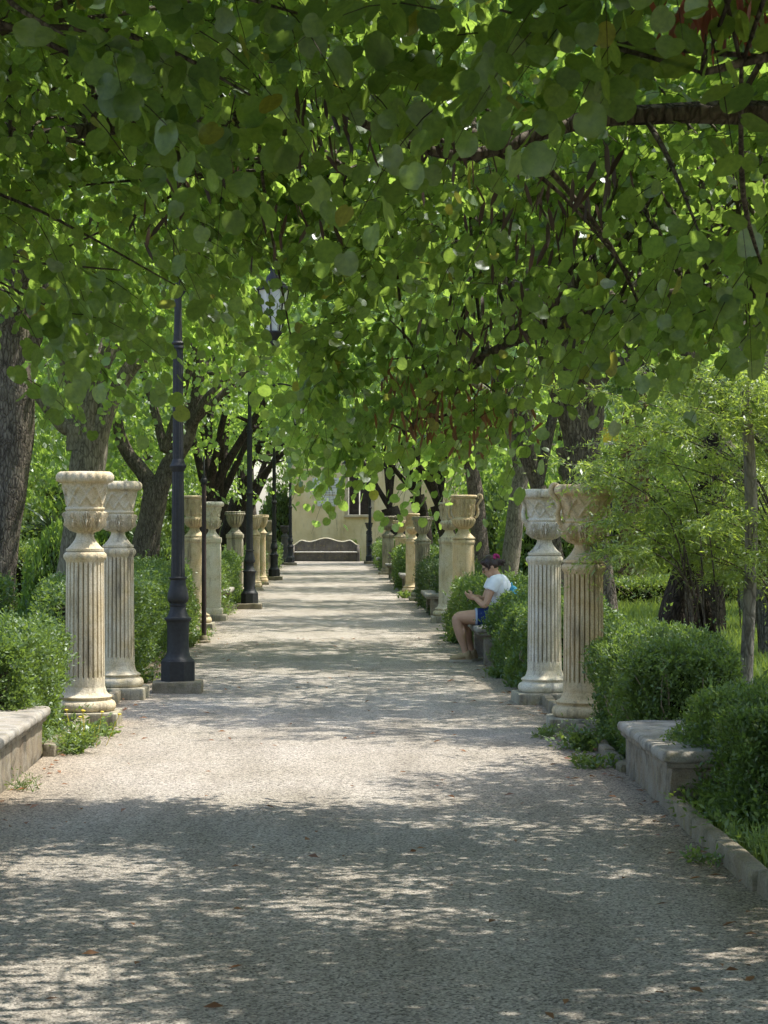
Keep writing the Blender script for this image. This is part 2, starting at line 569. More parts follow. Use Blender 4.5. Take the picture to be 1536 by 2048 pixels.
# ------------------------------------------------------------------ leaves
def tmpl(kind):
    if kind == 'round':                       # kidney-shaped leaf, folded along its midrib, drooping tip
        half = [(0.10, -0.075), (0.27, -0.06), (0.44, 0.06), (0.53, 0.25), (0.54, 0.46), (0.47, 0.68), (0.33, 0.85), (0.15, 0.95)]
        V = [(0, 0, 0), (0, 1.0, 0)] + [(x, y, 0) for x, y in half] + [(-x, y, 0) for x, y in half] + [(0, 0.5, 0)]
        V = np.array(V, np.float32)
        V[:, 2] = 0.34 * np.abs(V[:, 0]) - 0.26 * V[:, 1] ** 2 - 0.62 * V[:, 0] ** 2 + 0.03 * np.sin(V[:, 1] * 9 + V[:, 0] * 5)
        F, s = [], []
        for f in ((0, 2, 3, 4, 5, 18), (18, 5, 6, 7), (18, 7, 8, 9, 1), (0, 18, 13, 12, 11, 10), (18, 15, 14, 13), (18, 1, 17, 16, 15)):
            F += f; s.append(len(f))
        return V, np.array(F), np.array(s)
    if kind == 'round_lo':
        V = np.array([(0, 0, 0), (.46, .1, .08), (.5, .6, .03), (0, .95, -.15), (-.5, .6, .03), (-.46, .1, .08)], np.float32)
        return V, np.array([0, 1, 2, 3, 0, 3, 4, 5]), np.array([4, 4])
    if kind == 'oval':
        V = np.array([(0, 0, 0), (.22, .48, .07), (0, 1, -.08), (-.22, .48, .07)], np.float32)
        return V, np.array([0, 1, 2, 3]), np.array([4])
    if kind == 'lance':
        V = np.array([(0, 0, 0), (.12, .35, .02), (0, 1, -.12), (-.12, .35, .02)], np.float32)
        return V, np.array([0, 1, 2, 3]), np.array([4])
    if kind == 'blade':
        V = np.array([(-.035, 0, 0), (.035, 0, 0), (.03, .5, .04), (0, 1, -.10), (-.03, .5, .04)], np.float32)
        return V, np.array([0, 1, 2, 4, 4, 2, 3]), np.array([4, 3])
    if kind == 'pod':
        V = np.array([(0, 0, 0), (.075, .2, .01), (.085, .7, .01), (0, 1, -.02), (-.085, .7, .01), (-.075, .2, .01)], np.float32)
        return V, np.array([0, 1, 2, 3, 0, 3, 4, 5]), np.array([4, 4])


def unit(a):
    return a / np.maximum(np.linalg.norm(a, axis=-1, keepdims=True), 1e-9)


def leaf_arrays(Pn, A, N, S, kind):
    T, F, s = tmpl(kind)
    A = unit(A)
    X = unit(np.cross(A, N))
    N = np.cross(X, A)
    S = np.asarray(S).reshape(-1, 1, 1)
    V = Pn[:, None, :] + S * (T[None, :, 0:1] * X[:, None, :] + T[None, :, 1:2] * A[:, None, :] + T[None, :, 2:3] * N[:, None, :])
    n, k = len(Pn), len(T)
    FF = (F[None, :] + (np.arange(n) * k)[:, None]).ravel()
    SS = np.tile(s, n)
    return V.reshape(-1, 3), FF, SS


def leaf_obj(name, parts, m, parent=None, extra=None):
    Vs, Fs, Ss, off = [], [], [], 0
    for V, F, S in parts:
        Vs.append(V); Fs.append(F + off); Ss.append(S); off += len(V)
    return link(name, mesh_np(name, np.concatenate(Vs), np.concatenate(Fs), np.concatenate(Ss)), m, parent)


def twig_leaves(rng, st, d, L, nl, size, droop=0.45, hang=0.8, kind='round', spread=0.03):
    """leaves set alternately along drooping twigs; st, d (m,3), L (m,)"""
    m = len(st)
    t = (np.arange(nl) + 0.6) / nl
    t = np.repeat(t[None, :], m, 0) + rng.normal(0, 0.03, (m, nl))
    pos = st[:, None, :] + d[:, None, :] * (L[:, None] * t)[..., None]
    pos[..., 2] -= droop * L[:, None] * t ** 2
    side = unit(np.cross(d, np.array([0, 0, 1.0])) + rng.normal(0, 0.15, (m, 3)))
    sg = np.where(np.arange(nl) % 2 == 0, 1.0, -1.0)[None, :, None]
    off = side[:, None, :] * sg
    pos = pos + off * spread + rng.normal(0, 0.012, (m, nl, 3))
    A = d[:, None, :] * 0.35 + off * 0.55 + rng.normal(0, 0.42, (m, nl, 3))
    A[..., 2] -= hang
    N = rng.normal(0, 1, (m, nl, 3))
    N[..., 2] += 0.7
    S = size * np.clip(rng.normal(1, 0.2, (m, nl)), 0.5, 1.5) * (1.08 - 0.35 * t)
    return leaf_arrays(pos.reshape(-1, 3), A.reshape(-1, 3), N.reshape(-1, 3), S.ravel(), kind)


def twig_tubes(st, d, L, droop=0.45, r=0.0022, seg=4):
    m = len(st)
    t = np.linspace(0, 1, seg + 1)
    c = st[:, None, :] + d[:, None, :] * (L[:, None] * t[None, :])[..., None]
    c[..., 2] -= droop * L[:, None] * t[None, :] ** 2
    x = unit(np.cross(d, np.array([0.1, 0.2, 1.0])))
    y = np.cross(d, x)
    an = np.array([0, 2.094, 4.189])
    rr = (r * (1.15 - 0.8 * t))[None, :, None, None]
    V = c[:, :, None, :] + rr * (np.cos(an)[None, None, :, None] * x[:, None, None, :] + np.sin(an)[None, None, :, None] * y[:, None, None, :])
    V = V.reshape(-1, 3)
    F = []
    for i in range(seg):
        for k in range(3):
            k2 = (k + 1) % 3
            F.append((i * 3 + k, i * 3 + k2, i * 3 + 3 + k2, i * 3 + 3 + k))
    F = np.array(F)
    FF = (F[None] + (np.arange(m) * (seg + 1) * 3)[:, None, None]).reshape(-1)
    return V, FF, np.full(m * len(F), 4)


def cluster_twigs(rng, centres, k, rad, out_from, Lr=(0.35, 0.7)):
    c = np.repeat(centres, k, 0)
    st = c + rng.normal(0, 1, c.shape) * rad
    d = unit(st - out_from + rng.normal(0, 0.6, st.shape) * np.linalg.norm(st - out_from, axis=1, keepdims=True) * 0.7)
    d[:, 2] = d[:, 2] * 0.6 + rng.normal(0.05, 0.25, len(d))
    d = unit(d)
    return st, d, rng.uniform(Lr[0], Lr[1], len(st))


def crown_mesh(name, seed, rx, rz, ncl, k, nl, size, m, kind='round', hollow=0.35, low=-0.75):
    """a crown of leaf-bearing shoots round the origin; uneven outline"""
    rng = np.random.default_rng(seed)
    cs = []
    while len(cs) < ncl:
        v = unit(rng.normal(0, 1, 3))
        if v[2] < low:
            continue
        lump = 1 + 0.22 * mnoise.noise(Vector(v) * 2.1 + Vector((seed, 0, 0)))
        r = (hollow + (1 - hollow) * rng.random() ** 0.6) * lump
        p = v * r * np.array([rx, rx, rz])
        if mnoise.noise(Vector(p) * 0.55 + Vector((0, seed * 3.1, 0))) < -0.22:
            continue
        cs.append(p)
    st, d, L = cluster_twigs(rng, np.array(cs), k, 0.30, np.array([0, 0, -0.5 * rz]))
    me_parts = [twig_leaves(rng, st, d, L, nl, size, kind=kind)]
    o = leaf_obj(name, me_parts, m)
    me = o.data
    bpy.data.objects.remove(o)
    return me


# ------------------------------------------------------------------ the setting
def sheet(name, x0, x1, y0, y1, z, m, nx, ny, amp=0.0, kind='structure'):
    xs, ys = np.linspace(x0, x1, nx), np.linspace(y0, y1, ny)
    X, Y = np.meshgrid(xs, ys)
    Z = np.full_like(X, z)
    if amp:
        for (a, b, c) in ((0.9, 0.31, 0.0), (0.37, 0.8, 1.3), (2.1, 1.1, 2.0)):
            Z += amp * 0.33 * np.sin(a * X + b * Y + c)
    V = np.stack([X, Y, Z], -1).reshape(-1, 3)
    i = np.arange(nx * ny).reshape(ny, nx)
    F = np.stack([i[:-1, :-1], i[:-1, 1:], i[1:, 1:], i[1:, :-1]], -1).reshape(-1, 4)
    return tag(link(name, mesh_np(name, V, F), m), kind=kind)


sheet("ground", -600, 600, -200, 1200, -0.02, M['soil'], 3, 3)
sheet("gravel_path", -1.93, 1.93, -6, 88.6, 0.0, M['gravel'], 20, 300, 0.012)
sheet("side_path", 4.5, 30, 49, 56, 0.0, M['gravel'], 3, 3)

rk = random.Random(4)
for sgn in (-1, 1):
    kb = MB()
    y = 4.0
    while y < 87:
        L = rk.uniform(0.7, 1.15)
        b0, b1 = (12.08, 13.98) if sgn > 0 else (12.5, 14.92)
        if y < b1 and y + L > b0:
            if b0 - y > 0.2:
                L = b0 - y
            else:
                y = b1
        kb.box((sgn * (1.90 + rk.uniform(-0.012, 0.012)), y + L / 2, 0.015 + rk.uniform(-0.022, 0.014)), (0.085, L - 0.02, 0.14), rk.uniform(-0.02, 0.02), 0.026, 0.014)
        y += L
    tag(kb.build("kerb", M['kerb'], None, 40), kind='structure')

# ------------------------------------------------------------------ columns and urns
def smoothstep(a, b, x):
    t = min(1, max(0, (x - a) / (b - a)))
    return t * t * (3 - 2 * t)


def fluted(nf, depth, z0, z1, twist=0.0, sharp=0.5):
    def f(a, z, r):
        u = ((a + twist * z) * nf / (2 * math.pi)) % 1.0
        w = abs(u - 0.5) * 2                       # 0 in the middle of a reed, 1 on the groove
        g = smoothstep(0.62, 0.98, w)
        endr = 0.05 * (1 - (1 - w) ** 2)
        mask = smoothstep(z0, z0 + 0.012, z - 0.02 + 0.02 * w) * (1 - smoothstep(z1 - 0.012, z1, z + 0.02 * (1 - w)))
        return -depth * g * mask
    return f


def column(name, loc, h, r, kind, m, label, plinth=0.30, plinth_h=0.09, base_m=None, group='stone columns along the path', rz=0.0):
    e = empty(name, loc, label, 'column', group, rz)
    base_m = base_m or m
    MB().box((0, 0, plinth_h / 2 - 0.02), (plinth * 2, plinth * 2, plinth_h + 0.04), 0, 0.015, 0.006).build('plinth', base_m, e, 40)
    z = plinth_h
    prof = [(r * 1.25, z - 0.01), (r * 1.46, z + 0.005), (r * 1.55, z + 0.025), (r * 1.56, z + 0.05), (r * 1.48, z + 0.075), (r * 1.36, z + 0.085), (r * 1.30, z + 0.088),
            (r * 1.30, z + 0.10), (r * 1.36, z + 0.105), (r * 1.38, z + 0.115), (r * 1.30, z + 0.125), (r * 1.16, z + 0.135), (r * 1.08, z + 0.155), (r * 1.02, z + 0.19)]
    if kind == 'square':
        MB().box((0, 0, z + 0.05), (r * 2.5, r * 2.5, 0.10), 0, 0.02).build('base', m, e, 40)
    else:
        MB().lathe(prof, 40).build('base', m, e, 50)
    z0, z1 = z + (0.19 if kind != 'square' else 0.10), h - 0.085
    if kind == 'square':
        s = MB().box((0, 0, (z0 + z1) / 2), (r * 2, r * 2, z1 - z0), 0, 0.012)
        for k in range(4):
            a = k * math.pi / 2
            s.box((r * math.cos(a), r * math.sin(a), (z0 + z1) / 2), (0.012, r * 1.25, (z1 - z0) * 0.86) if k % 2 == 0 else (r * 1.25, 0.012, (z1 - z0) * 0.86), 0, 0.004)
        s.build('shaft', m, e, 40)
        MB().box((0, 0, z1 + 0.042), (r * 2.2, r * 2.2, 0.085), 0, 0.015).build('capital', m, e, 40)
        return e
    nz = 36
    if kind == 'fluted':
        zs = [z0 + (z1 - z0) * i / 10 for i in range(11)]
        zs = sorted(set([z0, z1] + [z0 + 0.07 + 0.006 * i for i in range(10)] + [z1 - 0.075 + 0.006 * i for i in range(10)] + zs))
        d = fluted(24, r * 0.17, z0 + 0.07, z1 - 0.01)
        nseg = 24 * 10
    elif kind == 'twisted':
        zs = [z0 + (z1 - z0) * i / 40 for i in range(41)]
        d = fluted(10, r * 0.16, z0 + 0.03, z1 - 0.02, 7.0)
        nseg = 100
    else:
        zs = [z0 + (z1 - z0) * i / 12 for i in range(13)]
        d = lambda a, z, rr: 0.004 * mnoise.noise(Vector((3 * math.cos(a), 3 * math.sin(a), 3 * z)))
        nseg = 40
    prof = [(r * (1.0 - 0.05 * (zz - z0) / (z1 - z0)), zz) for zz in zs]
    MB().lathe(prof, nseg, disp=d).build('shaft', m, e, 60)
    cd = (lambda a, z, rr: 0.010 * abs(math.sin(a * 9)) * smoothstep(z1 + 0.01, z1 + 0.03, z) * (1 - smoothstep(z1 + 0.06, z1 + 0.08, z))) if kind == 'fluted' else None
    cp = [(r * 0.95, z1), (r * 0.97, z1 + 0.004), (r * 0.98, z1 + 0.012), (r * 1.01, z1 + 0.022), (r * 1.03, z1 + 0.04), (r * 1.02, z1 + 0.06), (r * 0.97, z1 + 0.075), (r * 0.88, z1 + 0.085)]
    MB().lathe(cp, 90, disp=cd).build('capital', m, e, 50)
    return e


def leafy(n, amp, z0, z1, vein=True):
    """acanthus leaves carved round a bowl"""
    def f(a, z, r):
        t = (z - z0) / (z1 - z0)
        if t < 0 or t > 1:
            return 0.0
        u = (a * n / (2 * math.pi)) % 1.0 - 0.5
        w = abs(u) * 2
        width = 0.35 + 0.62 * math.sin(math.pi * min(1, 0.12 + 0.9 * t)) ** 0.7
        inside = 1 - smoothstep(width - 0.16, width, w)
        rib = 0.7 * (1 - smoothstep(0.0, 0.14, w))
        frond = 0.42 * math.sin((w * 2.2 - t * 1.5) * 9.0)
        return amp * (inside * (0.55 + rib + frond) + 0.15 * (1 - inside) * math.sin(8 * t)) * smoothstep(0, 0.08, t) * (1 - smoothstep(0.94, 1.0, t))
    return f


def lattice(n, amp, z0, z1):
    def f(a, z, r):
        t = (z - z0) / (z1 - z0)
        if t < 0 or t > 1:
            return 0.0
        u = (a * n / (2 * math.pi))
        d1 = abs(((u + t) % 1.0) - 0.5) * 2
        d2 = abs(((u - t) % 1.0) - 0.5) * 2
        return amp * max(smoothstep(0.72, 0.9, d1), smoothstep(0.72, 0.9, d2)) * smoothstep(0, 0.05, t) * (1 - smoothstep(0.95, 1, t))
    return f


def resamp(prof, step):
    out = []
    for (r0, z0), (r1, z1) in zip(prof[:-1], prof[1:]):
        n = max(1, int(math.hypot(r1 - r0, z1 - z0) / step))
        for i in range(n):
            u = i / n
            out.append((r0 + (r1 - r0) * u, z0 + (z1 - z0) * u))
    out.append(prof[-1])
    return out


def urn(name, loc, h, kind, m, label, scale_r=1.0, rz=0.0, handles=False):
    e = empty(name, loc, label, 'urn', 'stone urns on the columns', rz)
    k, s = h / 0.63, scale_r
    fp = [(0.150, 0.0), (0.150, 0.02), (0.136, 0.026), (0.122, 0.04), (0.100, 0.065), (0.080, 0.095), (0.069, 0.12), (0.066, 0.145)]
    MB().lathe([(r * s, z * k) for r, z in fp], 40).build('foot', m, e, 50)
    if kind == 'leaf':
        bp = [(0.060, 0.140), (0.085, 0.152), (0.110, 0.175), (0.130, 0.205), (0.141, 0.240), (0.145, 0.280), (0.146, 0.318), (0.153, 0.326), (0.157, 0.335), (0.154, 0.345), (0.142, 0.350),
              (0.142, 0.370), (0.146, 0.400), (0.153, 0.440), (0.163, 0.480), (0.176, 0.515), (0.190, 0.542)]
        f1, f2 = leafy(9, 0.026, 0.15 * k, 0.318 * k), lattice(9, 0.012, 0.362 * k, 0.52 * k)
        rp = [(0.185, 0.540), (0.205, 0.543), (0.218, 0.556), (0.224, 0.578), (0.222, 0.602), (0.212, 0.622), (0.196, 0.630), (0.176, 0.630), (0.168, 0.615), (0.150, 0.45), (0.10, 0.40)]
        eg = lambda a, z, r: 0.016 * (abs(math.sin(a * 11)) - 0.5) * smoothstep(0.545 * k, 0.56 * k, z) * (1 - smoothstep(0.60 * k, 0.615 * k, z)) * (1 if r > 0.2 * s else 0)
    elif kind == 'gadroon':
        bp = [(0.060, 0.140), (0.095, 0.155), (0.125, 0.185), (0.146, 0.225), (0.152, 0.255), (0.150, 0.280), (0.140, 0.292), (0.128, 0.298), (0.124, 0.310), (0.126, 0.36), (0.130, 0.44), (0.136, 0.52), (0.144, 0.575)]
        fg = fluted(22, 0.02, 0.15 * k, 0.275 * k)
        f1, f2 = (lambda a, z, r: fg(a, z, r)), leafy(8, 0.018, 0.32 * k, 0.57 * k)
        rp = [(0.140, 0.572), (0.160, 0.578), (0.170, 0.590), (0.172, 0.606), (0.166, 0.620), (0.152, 0.624), (0.135, 0.62), (0.125, 0.59), (0.115, 0.45), (0.07, 0.40)]
        eg = None
    else:                                              # goblet
        bp = [(0.060, 0.140), (0.080, 0.152), (0.108, 0.190), (0.135, 0.245), (0.155, 0.310), (0.166, 0.370), (0.170, 0.415)]
        fg = fluted(16, 0.026, 0.15 * k, 0.40 * k)
        f1, f2 = (lambda a, z, r: fg(a, z, r)), (lambda a, z, r: 0)
        rp = [(0.166, 0.412), (0.184, 0.416), (0.192, 0.430), (0.190, 0.448), (0.180, 0.460), (0.186, 0.470), (0.184, 0.486), (0.168, 0.492), (0.150, 0.485), (0.135, 0.40), (0.08, 0.32)]
        eg = lambda a, z, r: 0.006 * math.sin(a * 24) if r > 0.175 * s else 0
    ff = lambda a, z, r: (f1(a, z, r) + f2(a, z, r))
    MB().lathe(resamp([(r * s, z * k) for r, z in bp], 0.008), 180, disp=ff).build('bowl', m, e, 60)
    MB().lathe(resamp([(r * s, z * k) for r, z in rp], 0.012), 120, disp=eg).build('rim', m, e, 55)
    if handles:
        for sg in (-1, 1):
            hb = MB()
            x = 0.15 * s * sg
            hb.tube([(x, 0, .30 * k), (x + .035 * sg, 0, .33 * k), (x + .045 * sg, 0, .40 * k), (x + .035 * sg, 0, .47 * k), (x + .07 * sg, 0, .53 * k), (x + .10 * sg, 0, .575 * k), (x + .085 * sg, 0, .625 * k), (x + .045 * sg, 0, .62 * k), (x + .045 * sg, 0, .585 * k), (x + .062 * sg, 0, .578 * k)],
                    [.020, .020, .018, .018, .020, .021, .020, .017, .014, .010], 10)
            hb.build('handle', m, e, 60)
    return e


def col_at(px, Y):
    return ((px - VX) * Y / FPX, Y, 0.0)


# px centre, distance, column height, radius, column kind, stone, urn kind, urn height, urn radius factor, handles, texts
COLS = [
    (170, 17.45, 1.365, .158, 'fluted', 'lime', 'leaf', .63, 1.0, False, "nearest fluted stone column on the left, before the dark street lamp", "carved stone urn with thick beaded rim on the nearest left column"),
    (236, 20.0, 1.365, .150, 'fluted', 'lime', 'leaf', .60, .95, False, "fluted stone column on the left, between the nearest column and the lamp post", "carved urn with latticed neck just behind the nearest left urn"),
    (389, 32.6, 1.37, .165, 'smooth', 'lime_ochre', 'gadroon', .62, 1.05, False, "smooth ochre column half hidden by the nearest street lamp", "tall pale urn half hidden by the nearest street lamp"),
    (424, 35.6, 1.34, .140, 'square', 'lime_pale', 'leaf', .58, .85, False, "pale square pillar on the left just behind the thin rusty pole", "carved urn on the pale square pillar behind the rusty pole"),
    (470, 47.2, 1.33, .165, 'square', 'lime_grey', 'goblet', .62, 1.15, False, "grey square pillar on the left in front of the second street lamp", "dark rimmed goblet urn left of the second street lamp"),
    (511, 51.0, 1.28, .105, 'fluted', 'lime_ochre', 'goblet', .60, .85, False, "slim fluted column partly hidden behind the second street lamp", "small urn with round rim right of the second street lamp, nearer of two"),
    (524, 55.5, 1.30, .100, 'twisted', 'lime_ochre', 'goblet', .60, .90, False, "slim twisted column on the left, standing right of the second street lamp", "small ochre urn on the slim twisted column"),
    (540, 64.0, 1.20, .110, 'fluted', 'lime_grey', 'goblet', .56, .85, False, "grey fluted column on the left beside the third street lamp", "grey urn on the left beside the third street lamp"),
    (570, 82.0, 1.05, .150, 'smooth', 'dark_stone', 'goblet', .52, 1.0, False, "dark stone column farthest away on the left by the ochre wall", "dark urn farthest away on the left by the ochre wall"),
    (1167, 16.95, 1.285, .157, 'fluted', 'lime_ochre', 'leaf', .60, 1.05, True, "nearest fluted column on the right, partly behind the clipped hedge", "stone urn under feathery leaves on the nearest right column"),
    (1089, 19.4, 1.305, .150, 'fluted', 'lime_pale', 'leaf', .58, .98, True, "pale fluted column on the right between the seated woman and the nearest right column", "acanthus urn with scroll handles left of the feathery shrub"),
    (927, 32.2, 1.345, .165, 'smooth', 'lime_ochre', 'gadroon', .65, 1.15, True, "smooth stained column right behind the seated woman's knees", "pale square lipped urn above the seated woman's knees"),
    (898, 35.0, 1.33, .165, 'smooth', 'lime', 'gadroon', .58, 1.0, False, "smooth column on the right, left neighbour of the stained column", "worn urn with leaf frieze left of the pale square lipped urn"),
    (845, 44.6, 1.20, .155, 'fluted', 'lime_grey', 'goblet', .64, 1.15, False, "dark streaked fluted column on the right before the small bench", "dark rimmed gadrooned goblet urn on the dark streaked column"),
    (825, 47.5, 1.20, .150, 'smooth', 'lime_ochre', 'gadroon', .58, .95, False, "ochre smooth column directly behind the dark streaked column", "ochre urn directly behind the dark rimmed goblet urn"),
    (801, 58.0, 1.19, .150, 'fluted', 'lime_ochre', 'goblet', .56, 1.1, False, "yellowish fluted column on the right with leaning hedge at its foot", "yellow banded goblet urn on the right in the middle distance"),
    (776, 66.5, 1.21, .170, 'square', 'lime_grey', 'leaf', .56, 1.0, True, "grey square pillar on the right before the dark trunk near the wall", "broken grey urn with upright handles near the end of the right row"),
    (738, 84.0, 1.20, .100, 'square', 'dark_stone', 'goblet', .46, .8, False, "thin dark pillar farthest away on the right by the curved bench", "dark urn farthest away on the right by the window"),
]
for (px, Y, h, r, kind, mm, uk, uh, us, hd, t1, t2) in COLS:
    loc = col_at(px, Y)
    near = Y < 40
    column("stone_column", loc, h, r, kind, M[mm], t1, plinth=r * 1.75, plinth_h=0.10 if near else 0.08, base_m=M['lime_grey'] if mm not in ('dark_stone',) else M['dark_stone'], rz=0.05 * math.sin(px))
    urn("stone_urn", (loc[0], loc[1], h), uh, uk, M[mm], t2, us, rz=0.4 * math.sin(px * 3) if not hd else 0.15, handles=hd)

# ------------------------------------------------------------------ street lamps
def street_lamp(loc, label, side=1):
    e = empty("street_lamp", loc, label, 'street lamp', 'iron street lamps along the path')
    MB().box((0, 0, 0.03), (0.46, 0.46, 0.14), 0, 0.02, 0.008).build('footing', M['kerb'], e, 40)
    b = MB()
    b.lathe([(0.168, 0.095), (0.168, 0.285), (0.160, 0.290)], 8, disp=None)
    b.build('pedestal', M['iron'], e, 20).rotation_euler.z = R(22.5)
    p = [(0.155, .285), (0.150, .30), (0.130, .315), (0.118, .33), (0.112, .35), (0.105, .37), (0.102, .50), (0.104, .62), (0.110, .65), (0.112, .66), (0.128, .675), (0.130, .685), (0.126, .695), (0.108, .70),
         (0.102, .71), (0.088, .74), (0.078, .77), (0.074, .80), (0.080, .803), (0.082, .815), (0.074, .82), (0.074, .83), (0.092, .845), (0.100, .865), (0.102, .89), (0.096, .93), (0.086, .97), (0.075, 1.01), (0.070, 1.05),
         (0.082, 1.06), (0.086, 1.068), (0.084, 1.075), (0.072, 1.08)]
    MB().lathe(p, 32).build('baluster', M['iron'], e, 45)
    z1 = 2.10
    nf = 12
    sh = MB().lathe([(0.066, 1.075), (0.066, 1.10), (0.062, 1.4), (0.056, 2.03), (0.054, z1)], nf * 6, disp=lambda a, z, r: -0.005 * smoothstep(0.5, 0.9, abs(((a * nf / 6.2832) % 1) - 0.5) * 2))
    sh.lathe([(0.052, z1 + .06), (0.050, 3.10), (0.047, 3.28)], nf * 6, disp=lambda a, z, r: -0.004 * smoothstep(0.5, 0.9, abs(((a * nf / 6.2832) % 1) - 0.5) * 2))
    sh.lathe([(0.045, 3.28), (0.036, 3.5), (0.030, 4.35), (0.012, 4.45)], 20)
    sh.build('pole', M['iron'], e, 40)
    rg = MB().lathe([(0.055, z1 - .03), (0.064, z1 - .02), (0.066, z1 - .005), (0.078, z1 + .01), (0.080, z1 + .025), (0.070, z1 + .04), (0.064, z1 + .05), (0.060, z1 + .07), (0.052, z1 + .09)], 32)
    rg.build('ring', M['iron'], e, 40)
    rg = MB().lathe([(0.047, 3.23), (0.058, 3.235), (0.058, 3.25), (0.050, 3.262), (0.058, 3.27), (0.060, 3.285), (0.046, 3.30)], 32)
    rg.build('ring', M['iron'], e, 40)
    x = 0.90 * side
    arm = MB().tube([(0, 0, 3.70), (.20 * side, 0, 3.95), (.50 * side, 0, 4.12), (.78 * side, 0, 4.08), (x, 0, 3.95)], [.020, .018, .017, .016, .016], 10)
    arm.tube([(0.02 * side, 0, 4.16), (.15 * side, 0, 4.06), (.28 * side, 0, 3.95), (.22 * side, 0, 3.87), (.12 * side, 0, 3.91)], [.012] * 5, 8)
    arm.build('bracket', M['iron'], e, 50)
    l = MB()
    l.lathe([(0.012, 3.98), (0.03, 3.97), (0.035, 3.94), (0.065, 3.91), (0.07, 3.885), (0.09, 3.86), (0.158, 3.80), (0.162, 3.785), (0.13, 3.78)], 12, (x, 0, 0))
    for k in range(6):
        a = k * math.pi / 3 + 0.26
        l.tube([(x + .148 * math.cos(a), .148 * math.sin(a), 3.79), (x + .080 * math.cos(a), .080 * math.sin(a), 3.39)], [.008, .008], 6, sub=1)
    l.lathe([(0.085, 3.395), (0.09, 3.38), (0.055, 3.34), (0.03, 3.31), (0.035, 3.29), (0.02, 3.27), (0.004, 3.25)], 12, (x, 0, 0))
    lo = l.build('lantern', M['iron'], e, 40)
    MB().lathe([(0.070, 3.395), (0.138, 3.785)], 6, (x, 0, 0)).build('glass', M['glass'], lo)
    return e


street_lamp((-1.41, 20.75, 0), "nearest dark iron street lamp on the left edge of the path")
street_lamp((-1.43, 40.4, 0), "second iron street lamp, just beyond the thin rusty pole")
street_lamp((-1.46, 60.2, 0), "third iron street lamp along the left edge, beyond the twisted column")
street_lamp((-1.36, 80.6, 0), "farthest street lamp, at the left end of the curved bench")
street_lamp((1.60, 83.0, 0), "only street lamp on the right edge, by the curved bench", -1)

# thin rusty pole
e = empty("iron_pole", P(408, 1285, 29.1)[:2] + (0,), "thin rusty brown iron pole with a small knob near its top", 'pole')
MB().lathe([(0.032, 0.08), (0.030, 2.06), (0.026, 2.10)], 14).build('shaft', M['rust'], e, 40)
MB().lathe([(0.026, 2.09), (0.036, 2.10), (0.045, 2.13), (0.040, 2.16), (0.028, 2.17), (0.03, 2.18), (0.012, 2.22), (0.011, 2.45), (0.003, 2.47)], 14).build('finial', M['iron'], e, 40)
MB().lathe([(0.085, 0.0), (0.085, 0.02), (0.055, 0.03), (0.05, 0.08), (0.038, 0.095)], 16).build('foot', M['kerb'], e, 40)

# ------------------------------------------------------------------ benches
def bench(loc, w, L, h, label, slab=None, base=None, legs=False):
    """front face towards the path; w depth (x), L length (y)"""
    e = empty("stone_bench", loc, label, 'bench', 'stone benches along the path')
    bm = bmesh.new()
    bmesh.ops.create_cube(bm, size=1)
    for v in bm.verts:
        v.co = Vector((v.co.x * (w + 0.10), v.co.y * (L + 0.10), v.co.z * 0.065 + h - 0.0325))
    bmesh.ops.bevel(bm, geom=list(bm.edges), offset=0.026, segments=4, affect='EDGES', profile=0.5)
    bmesh.ops.subdivide_edges(bm, edges=[x for x in bm.edges if x.calc_length() > 0.3], cuts=14, use_grid_fill=True)
    for v in bm.verts:
        v.co += mnoise.noise_vector((v.co + Vector(loc)) * 7) * 0.011
    me = bpy.data.meshes.new('seat')
    bm.to_mesh(me); bm.free()
    me.polygons.foreach_set('use_smooth', [True] * len(me.polygons))
    me.set_sharp_from_angle(angle=R(50))
    link('seat', me, slab or M['slab'], e)
    MB().box((0, 0, h - 0.078), (w + 0.05, L + 0.05, 0.03), 0, 0.008).build('moulding', base or M['bench_stone'], e, 40)
    if legs:
        for s in (-1, 1):
            MB().box((0, s * (L / 2 - 0.12), (h - 0.09) / 2 - 0.02), (w * 0.8, 0.18, h - 0.05), 0, 0.02, 0.008).build('leg', base or M['bench_stone'], e, 40)
    else:
        MB().box((0, 0, (h - 0.09) / 2 - 0.02), (w, L, h - 0.05), 0, 0.014, 0.022).build('base', base or M['bench_stone'], e, 40)
    return e


bench((2.12, 13.05, 0), 0.46, 1.86, 0.335, "near stone bench on the right with mottled slab top, pushed into the hedge")
bench((-2.16, 13.75, 0), 0.46, 2.3, 0.345, "near stone bench cut by the left edge, white dappled slab top")
bench((1.93, 25.4, 0), 0.46, 1.9, 0.425, "bench the woman sits on, mostly hidden by the hedge", legs=True)
bench((1.90, 37.6, 0), 0.44, 1.7, 0.40, "small bench on the right between smooth column and dark streaked column", legs=True)
bench((1.90, 50.0, 0), 0.44, 1.7, 0.42, "pale topped bench on the right behind the ochre smooth column", legs=True)
bench((1.90, 61.5, 0), 0.44, 1.6, 0.42, "small bench on the right beside the yellowish fluted column", legs=True)
bench((1.88, 72.0, 0), 0.44, 1.6, 0.42, "farthest small bench on the right, beyond the grey square pillar", legs=True)
bench((-1.95, 39.0, 0), 0.44, 1.6, 0.42, "small bench on the left in front of the second lamp's hedge", legs=True)

